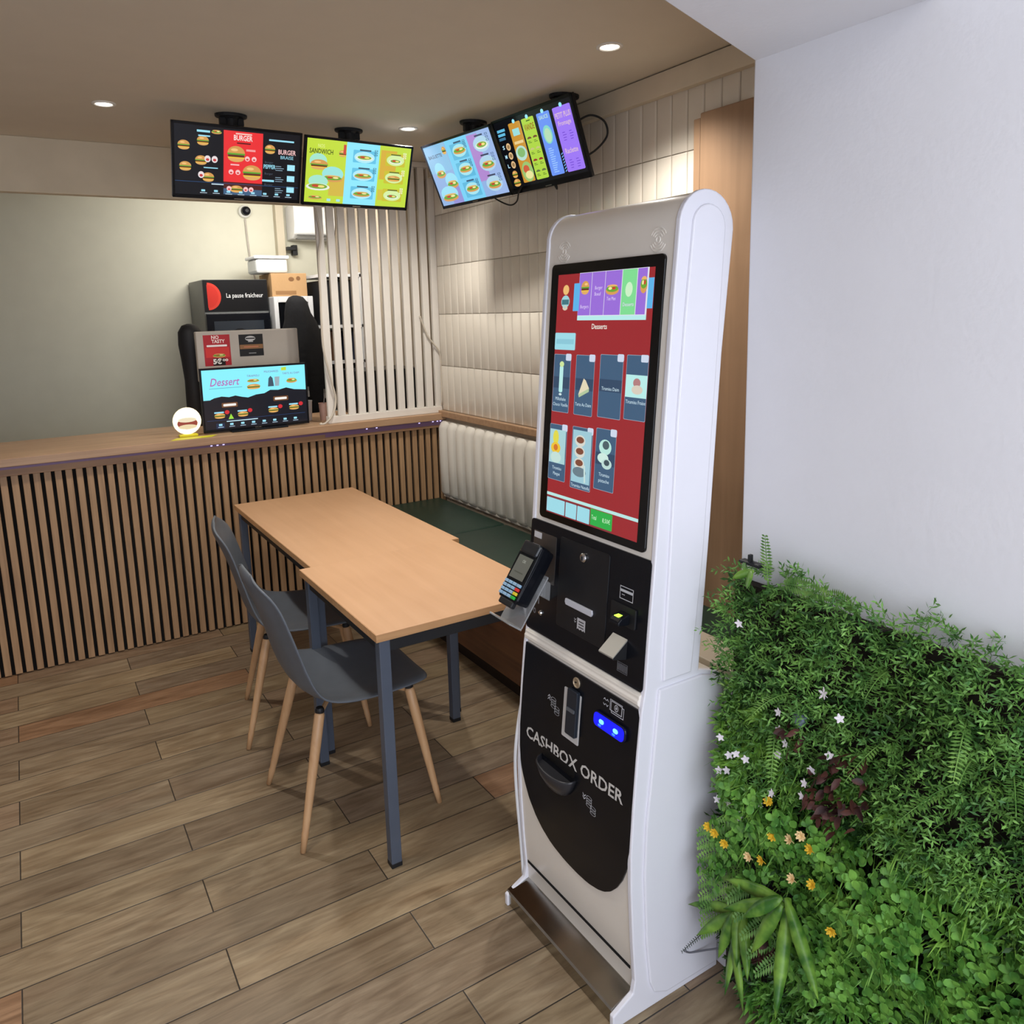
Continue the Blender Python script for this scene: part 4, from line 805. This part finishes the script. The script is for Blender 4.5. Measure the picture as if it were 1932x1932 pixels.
# glowing round lamp at the left end, and flyers
lm = thing('table_sign', 'glowing white round sign at the left end beside the dessert screen', 'lit sign', (.715, 4.24, 1.043))
T = Matrix.Translation((.705, 4.235, 1.125)) @ Matrix.Rotation(PI/2, 4, 'X')
obj('lit_disc', M().lathe([(.066, -.006), (.070, 0), (.066, .006)], T), em((255, 236, 190), 1.8), lm)
g = G(lambda u, v, l: Vector((u, 4.2285-.0001*l, v)), lambda c: em(c, .9)); g.ell(.705, 1.112, .05, .03, (150, 60, 40)); g.ell(.705, 1.130, .045, .012, (240, 225, 190)); g.ell(.705, 1.095, .045, .012, (236, 216, 170)); g.build('printed_picture', lm)
m = M(); m.bbox(.66, .75, 4.215, 4.255, 1.0432, 1.056, .002); obj('sign_base', m, mat('yellow_plastic', (226, 214, 40), .4), lm)
g = G(lambda u, v, l: Vector((u, v, 1.0436+.0001*l)), lambda c: paint(c, .5)); g.poly([(.60, 4.135), (.80, 4.135), (.84, 4.20), (.64, 4.205)], (222, 214, 56)); g.poly([(.66, 4.14), (.70, 4.14), (.73, 4.18), (.68, 4.18)], (240, 240, 210)); g.poly([(.74, 4.15), (.78, 4.15), (.79, 4.17), (.75, 4.17)], (40, 60, 40))
fl = tag(g.build('paper_flyer', None), 'yellow paper flyer lying flat on the worktop under the dessert screen', 'flyer')
md = fl.modifiers.new('thickness', 'SOLIDIFY'); md.thickness = .0004

# ================================================================== CABLES
BLK = mat('black_cable_rubber', (20, 20, 22), .5)
def cable(label, pts, r, mt): tag(obj('cable', M().tube(smooth_path(pts, 7), r, 7), mt, smooth=True), label, 'cable')
cable('black cable looping from the right side of the rightmost ceiling screen to the wall', [(1.98, 2.60, 2.36), (2.03, 2.57, 2.385), (2.07, 2.535, 2.36), (2.09, 2.54, 2.31), (2.06, 2.57, 2.26), (2.0, 2.60, 2.22)], .0042, BLK)
cable('thin black cable drooping below the two right ceiling screens', [(1.915, 3.18, 2.17), (1.95, 3.15, 2.135), (1.97, 3.08, 2.105), (1.975, 3.03, 2.115), (1.955, 2.98, 2.15), (1.955, 2.95, 2.17)], .0035, BLK)
cable('short black cable loop under the rightmost ceiling screen', [(2.0, 2.80, 2.18), (2.0, 2.77, 2.145), (1.99, 2.745, 2.13), (1.985, 2.75, 2.155), (1.98, 2.79, 2.18)], .004, BLK)
WC = mat('cream_cable_rubber', (206, 196, 180), .5)
cable('cream cable running down the left edge of the lattice to the worktop', [(1.432, 4.155, 2.20), (1.452, 4.155, 2.05), (1.432, 4.15, 1.95), (1.43, 4.155, 1.75), (1.424, 4.15, 1.60), (1.428, 4.155, 1.45), (1.462, 4.155, 1.27), (1.478, 4.155, 1.18), (1.455, 4.145, 1.10), (1.41, 4.15, 1.052), (1.385, 4.165, 1.047), (1.40, 4.19, 1.047)], .006, WC)
cable('cream cable slanting across the right end of the lattice', [(2.02, 4.16, 1.62), (2.06, 4.158, 1.51), (2.10, 4.156, 1.455), (2.137, 4.155, 1.40), (2.143, 4.158, 1.30), (2.14, 4.158, 1.09)], .005, WC)

# ================================================================== DOWNLIGHTS
for x, y, lab in ((1.66, 3.45, 'round recessed ceiling spotlight between the yellow and blue menu screens'), (1.767, 2.133, 'round recessed ceiling spotlight nearest the kiosk'), (.40, 3.55, 'round recessed ceiling spotlight left of the menu screens')):
    t = thing('downlight', lab, 'ceiling light', (x, y, ZC))
    T = Matrix.Translation((x, y, 0)); n = 28
    m = M(); m.smooth = True; vs = []
    for r_, z in ((.044, ZC-.0005), (.044, ZC-.004), (.034, ZC-.006), (.030, ZC-.001)):
        for k in range(n): a = 2*PI*k/n; vs.append((x+r_*math.cos(a), y+r_*math.sin(a), z))
    m.add(vs, [(j*n+k, j*n+(k+1) % n, (j+1)*n+(k+1) % n, (j+1)*n+k) for j in range(3) for k in range(n)]); obj('trim_ring', m, mat('white_ring', (226, 222, 214), .4), t)
    obj('bulb', M().lathe([(.029, ZC-.003), (.029, ZC-.0008)], T), em((255, 250, 238), 14), t)

# ================================================================== ARTIFICIAL PLANT WALL
pw = thing('artificial_plant_wall', 'wall panel of artificial green foliage with small white and yellow flowers beside the kiosk', 'plant wall', (1.31, .8, 0))
obj('backing_panel', M().box(1.305, 1.329, .25, 1.148, .02, 1.035), mat('dark_brown_mesh_backing', (34, 26, 20), .9, var=.4, scale=12), pw)
def leafmat(name, c1, c2, rough=.5):
    m, N, L = nm(name); b = N['Principled BSDF']; tc = N.new('ShaderNodeTexCoord'); nz = N.new('ShaderNodeTexNoise'); nz.inputs['Scale'].default_value = 26; nz.inputs['Detail'].default_value = 3
    L.new(tc.outputs['Object'], nz.inputs['Vector']); rp = N.new('ShaderNodeValToRGB'); L.new(nz.outputs['Fac'], rp.inputs[0]); rp.color_ramp.elements[0].position = .35; rp.color_ramp.elements[1].position = .68
    rp.color_ramp.elements[0].color = (*s2l(c1), 1); rp.color_ramp.elements[1].color = (*s2l(c2), 1); L.new(rp.outputs[0], b.inputs['Base Color'])
    b.inputs['Roughness'].default_value = rough; b.inputs['Specular IOR Level'].default_value = .35; b.inputs['Subsurface Weight'].default_value = 0
    return m
LCON = leafmat('feathery_green', (62, 108, 50), (128, 176, 84)); LTUF = leafmat('fresh_green', (84, 138, 50), (152, 200, 84)); LRND = leafmat('box_green', (66, 122, 46), (124, 180, 74))
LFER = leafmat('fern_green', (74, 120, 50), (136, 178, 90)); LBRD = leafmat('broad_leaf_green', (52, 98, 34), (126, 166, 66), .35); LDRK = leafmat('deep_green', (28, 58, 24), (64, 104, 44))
GR = random.Random(11)
def basis(d):
    d = d.normalized(); a = d.cross(Vector((0, 0, 1)));
    if a.length < .1: a = d.cross(Vector((0, 1, 0)))
    a.normalize(); return d, a, a.cross(d)
def leaf(m, p, d, s, ln, wd, bend=.0, n=3, tip=.0):
    # a pointed leaf of n segments: midrib kept a little lower than the edges
    d, a, c = basis(d); s = (s-d*s.dot(d)); s = s.normalized() if s.length > .01 else a; nn = s.cross(d)
    vs = []; prof = {2: [(0, .15), (.5, 1), (1, tip)], 3: [(0, .2), (.35, .95), (.7, .85), (1, tip)], 5: [(0, .25), (.15, .7), (.4, 1), (.65, .9), (.85, .5), (1, tip)]}[n]
    for t, w_ in prof:
        q = p+d*ln*t-Vector((0, 0, bend*t*t*ln)); vs += [q-s*wd*.5*w_+nn*wd*.12*w_, q, q+s*wd*.5*w_+nn*wd*.12*w_]
    m.add(vs, [(3*i+j, 3*i+j+1, 3*i+4+j, 3*i+3+j) for i in range(len(prof)-1) for j in (0, 1)])
def rv(k=1): return Vector((GR.uniform(-k, k), GR.uniform(-k, k), GR.uniform(-k, k)))
def surf(y, z): return 1.255+.020*math.sin(y*19+z*7)+.016*math.sin(z*23-y*9)+max(0, z-.98)*.35
def outd(y):   # outward, turning towards the far edge
    e = max(0, (y-1.05)/.1); return Vector((-1, .55*e, 0))
# feathery sprigs (upper half and lower right)
mc = M(); 
def sprig(m, p, d, ln, k, nl, nw):
    d, a, c = basis(d)
    for i in range(k):
        t = (i+1)/k; q = p+d*ln*t; ang = i*2.4; s = a*math.cos(ang)+c*math.sin(ang)
        leaf(m, q, d*.75+s*.8+rv(.15), rv(), nl*(1.15-.5*t), nw, 0, 2)
for i in range(2500):
    y = GR.uniform(.34, 1.14); z = GR.uniform(.62, 1.085) if i < 2200 else GR.uniform(.06, .3)
    if i >= 2200 and y > .95: continue
    if y > 1.08 and .62 < z < .70: continue
    p = Vector((surf(y, z)+GR.uniform(0, .035), y, z)); d = outd(y)+rv(.75)+Vector((0, 0, .35))
    sprig(mc, p, d, GR.uniform(.035, .06), GR.randint(8, 11), .019, .0042)
f1 = obj('feathery_foliage', mc, LCON, pw, smooth=True); f1['kind'] = 'stuff'
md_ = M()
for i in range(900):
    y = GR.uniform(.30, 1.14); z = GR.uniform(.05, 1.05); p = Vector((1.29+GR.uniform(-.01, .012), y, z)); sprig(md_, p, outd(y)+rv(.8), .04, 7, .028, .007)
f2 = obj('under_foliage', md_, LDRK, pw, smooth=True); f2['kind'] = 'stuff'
# fresh lance-leaf tufts
mf = M()
for i in range(150):
    y = GR.choice([GR.uniform(1.0, 1.15), GR.uniform(.5, 1.14)]); z = GR.uniform(.52, .80) if y > 1.0 else GR.uniform(.42, .74)
    p = Vector((surf(y, z)+GR.uniform(-.005, .02), y, z)); d0 = outd(y)+rv(.35)+Vector((0, .1, -.35)); d0, a, c = basis(d0)
    for k in range(11): q = k*2*PI/11+GR.uniform(-.2, .2); leaf(mf, p, d0*GR.uniform(.4, 1)+(a*math.cos(q)+c*math.sin(q)), rv(), GR.uniform(.026, .044), .0085, .3, 3)
f3 = obj('lance_leaf_tufts', mf, LTUF, pw, smooth=True); f3['kind'] = 'stuff'
# little round leaves on sprays
mr = M()
for i in range(800):
    y = GR.uniform(.36, 1.12); z = GR.uniform(.28, .62)
    if y > 1.0 and z < .36: continue
    p = Vector((surf(y, z)+GR.uniform(-.01, .02), y, z)); d = outd(y)+rv(.6)+Vector((0, 0, .2)); d, a, c = basis(d)
    for k in range(7):
        q = p+d*(.006*k); s = a*math.cos(k*1.57)+c*math.sin(k*1.57); e = (s+d*.35+rv(.2)).normalized(); sd = d.cross(e).normalized(); r_ = GR.uniform(.006, .0095); ce = q+e*r_*1.3; nn = e.cross(sd)
        mr.add([ce+(e*math.cos(g_)*1.15+sd*math.sin(g_)*.9)*r_+nn*.001*math.cos(2*g_) for g_ in [PI*2*h/8 for h in range(8)]], [list(range(8))])
f4 = obj('round_leaf_sprays', mr, LRND, pw); f4['kind'] = 'stuff'
# thin grassy blades, some dark
mg = M()
for i in range(1100):
    y = GR.uniform(.36, 1.13); z = GR.uniform(.38, .72); p = Vector((surf(y, z)+.005, y, z)); leaf(mg, p, outd(y)+rv(.9), rv(), GR.uniform(.03, .055), .0035, .4, 2)
f5 = obj('grass_blades', mg, LTUF, pw, smooth=True); f5['kind'] = 'stuff'
mg = M()
for i in range(560):
    y = GR.uniform(.34, 1.06); z = GR.uniform(.03, .30); p = Vector((surf(y, z)+.012, y, z))
    for k in range(5): leaf(mg, p, outd(y)+rv(.8), rv(), GR.uniform(.02, .04), .010, .3, 2)
f6 = obj('low_foliage', mg, LRND, pw, smooth=True); f6['kind'] = 'stuff'
mg = M()
for cy_, cz_ in ((.84, .76), (.80, .70), (.86, .70), (.79, .80), (.84, .66), (.98, .27), (1.0, .255), (.92, .79)):
    for i in range(16): leaf(mg, Vector((1.222+GR.uniform(-.01, .02), cy_+GR.uniform(-.03, .03), cz_+GR.uniform(-.03, .03))), Vector((-1, 0, 0))+rv(.9), rv(), GR.uniform(.018, .03), .014, .3, 3)
f7 = obj('purple_brown_leaves', mg, leafmat('purple_brown_leaf', (44, 24, 26), (96, 56, 46)), pw, smooth=True); f7['kind'] = 'stuff'
# fern fronds
def fern(p, d, ln, k, pl, mt, label=None, droop=.4, side=None):
    m = M(); d, a, c = basis(d)
    if side is not None: a = (side-d*side.dot(d)).normalized()
    path = [p+d*ln*t-Vector((0, 0, droop*ln*t*t)) for t in [i/k for i in range(k+1)]]
    m.tube(path, .0016, 5, .0006)
    for i in range(2, k+1):
        t = i/k; sz = pl*math.sin(PI*min(1, .15+.85*(1-t)*1.0))**.6*(1-t*.35)
        for s in (-1, 1): leaf(m, path[i], a*s+d*.35, d, sz, pl*.24, .1, 2)
    o = obj('fern_frond', m, mt, pw, smooth=True)
    if label: o['label'] = label
Vv = Vector
fern(Vv((1.27, 1.03, 1.06)), Vv((-.1, .03, 1)), .11, 16, .022, LFER, droop=0, side=Vv((0, 1, 0)))
fern(Vv((1.27, 1.00, 1.075)), Vv((-.15, -1, .28)), .13, 20, .030, LFER, side=Vv((0, 0, 1)), droop=.15)
fern(Vv((1.28, .90, 1.08)), Vv((-.3, -.9, .35)), .10, 16, .024, LFER, side=Vv((0, 0, 1)))
for k in range(9):
    z = .50-.028*k; fern(Vv((1.262, 1.06, z)), Vv((-.55, .75, -.1-.05*k)), .105, 18, .026, LFER, droop=.35, side=Vv((.3, 0, 1)))
for k in range(5): fern(Vv((1.265, 1.0-.02*k, .40-.03*k)), Vv((-.8, .45, -.2)), .09, 16, .024, LFER, droop=.3, side=Vv((.3, .3, 1)))
fern(Vv((1.26, 1.10, .255)), Vv((-.52, .42, -.70)), .155, 26, .010, leafmat('dark_fern', (30, 44, 30), (52, 66, 44)), 'dark thin fern tip drooping in front of the kiosk side', droop=.05, side=Vv((0, 1, .3)))
for k in range(10): y = GR.uniform(.5, 1.1); z = GR.uniform(.72, 1.04); fern(Vv((surf(y, z), y, z)), outd(y)+rv(.5), .09, 16, .02, LFER, droop=.4)
# broad-leaf plants near the floor
def broad(label, c, leaves, wd):
    par = None
    m = M()
    for k, ((dx, dy, dz), ln) in enumerate(leaves): leaf(m, Vv(c)+Vv((-.012*(k % 3), 0, .006*k)), Vv((dx-.25*(k % 2), dy, dz)), Vv((-.8, -.5+.7*((k*3) % 4-1.5)/2, .35)).cross(Vv((dx, dy, dz))), ln, wd*.78, .12, 5, .02)
    o = obj('broad_leaf_plant', m, LBRD, pw, smooth=True, solid=.0008); o['label'] = label
broad('strappy broad-leaved sprig nearest the kiosk', (1.235, 1.045, .30), [((-.25, 1, -.30), .14), ((-.4, .75, -.75), .11), ((-.4, .10, -1), .10), ((-.4, -.75, -.75), .13), ((-.4, -.35, -.9), .11)], .032)
broad('strappy broad-leaved sprig farther from the kiosk', (1.225, .915, .415), [((-.25, 1, .0), .145), ((-.3, .95, -.35), .13), ((-.4, .35, -1), .12), ((-.4, -.35, -1), .20), ((-.4, -.95, -.75), .16), ((-.5, .8, -.75), .09)], .036)
broad('hanging blades at the bottom far corner of the plant wall', (1.245, 1.06, .235), [((-.15, .12, -1), .14), ((-.25, -.2, -1), .12), ((-.2, -.45, -.9), .14)], .024)
broad('two tiny pale round leaves at the top of the plant wall', (1.255, 1.055, 1.09), [((-.5, .5, -.2), .045), ((-.5, -.5, -.4), .05), ((-.6, -.3, .3), .04)], .024)
# flowers
def petals(m, p, r, n, wd, fr, cup=.0):
    d, a, c = basis(fr)
    for k in range(n):
        q = 2*PI*k/n; e = a*math.cos(q)+c*math.sin(q); leaf(m, p, e+d*cup, d.cross(e), r, wd, 0, 2, .35)
WF = mat('white_petal', (236, 230, 236), .6); YF_ = mat('yellow_petal', (226, 186, 48), .6); PF = mat('pale_pink_yellow_petal', (236, 206, 150), .6)
wpos = [(.85, .916), (.949, .834), (.946, .797), (.93, .775), (.947, .743), (.831, .799), (1.072, .678), (1.053, .691), (1.027, .691), (1.077, .639), (1.099, .628), (.868, .75), (1.054, .985), (.814, .882), (1.097, .708), (.883, .714), (.959, .65), (.888, .684), (1.102, .556), (1.07, .564), (1.014, .581), (1.03, .565), (1.041, .545), (.988, .61)]
ypos = [(1.127, .474), (1.107, .47), (1.078, .462), (.965, .629), (.952, .557), (.91, .575), (.885, .599), (.863, .583), (1.011, .472), (.977, .485), (.901, .492), (.855, .51), (.809, .441)]
for i, (y, z) in enumerate(wpos):
    z -= .0; m = M(); petals(m, Vv((1.212, y, z)), .0092 if i else .0125, 5, .0062, Vv((-1, GR.uniform(-.8, .4), GR.uniform(-.1, .8))), .15); m.tube([(1.213, y, z), (1.225, y, z-.012)], .0007, 5); obj('white_flower', m, WF, pw)
for i, (y, z) in enumerate(ypos):
    m = M(); fr = Vv((-1, GR.uniform(-.5, .3), GR.uniform(.1, .7))); petals(m, Vv((1.212, y, z)), .0115, 8, .007, fr, .5); petals(m, Vv((1.211, y, z)), .007, 6, .005, fr, 1.2); m.tube([(1.213, y, z), (1.225, y, z-.014)], .0009, 5); obj('yellow_flower', m, PF if i in (5, 6, 8, 10) else YF_, pw)
tag(obj('grey_curled_strip', M().tube(smooth_path([(1.30, 1.160, .088), (1.27, 1.178, .084), (1.23, 1.188, .090), (1.212, 1.187, .101), (1.205, 1.186, .108)], 5), .0022, 6), mat('grey_strip', (120, 120, 128), .5)), 'thin grey cable curling out from the foliage against the kiosk side', 'cable')
m = M(); m.bbox(1.275, 1.295, 1.06, 1.115, 1.088, 1.096, .003); m.bbox(1.278, 1.288, 1.085, 1.093, 1.094, 1.112, .002); tag(obj('plastic_clip', m, BLACKM), 'black plastic clip on the top edge of the plant wall', 'clip')
m = M(); m.v = []; m.lathe([(.0, 0), (.010, .012), (.013, .028), (.004, .032)], Matrix.Translation((1.215, .90, .82)), 10); tag(obj('grey_bud', m, mat('blue_grey_bud', (110, 122, 140), .5)), 'blue-grey bud among the upper foliage', 'bud')
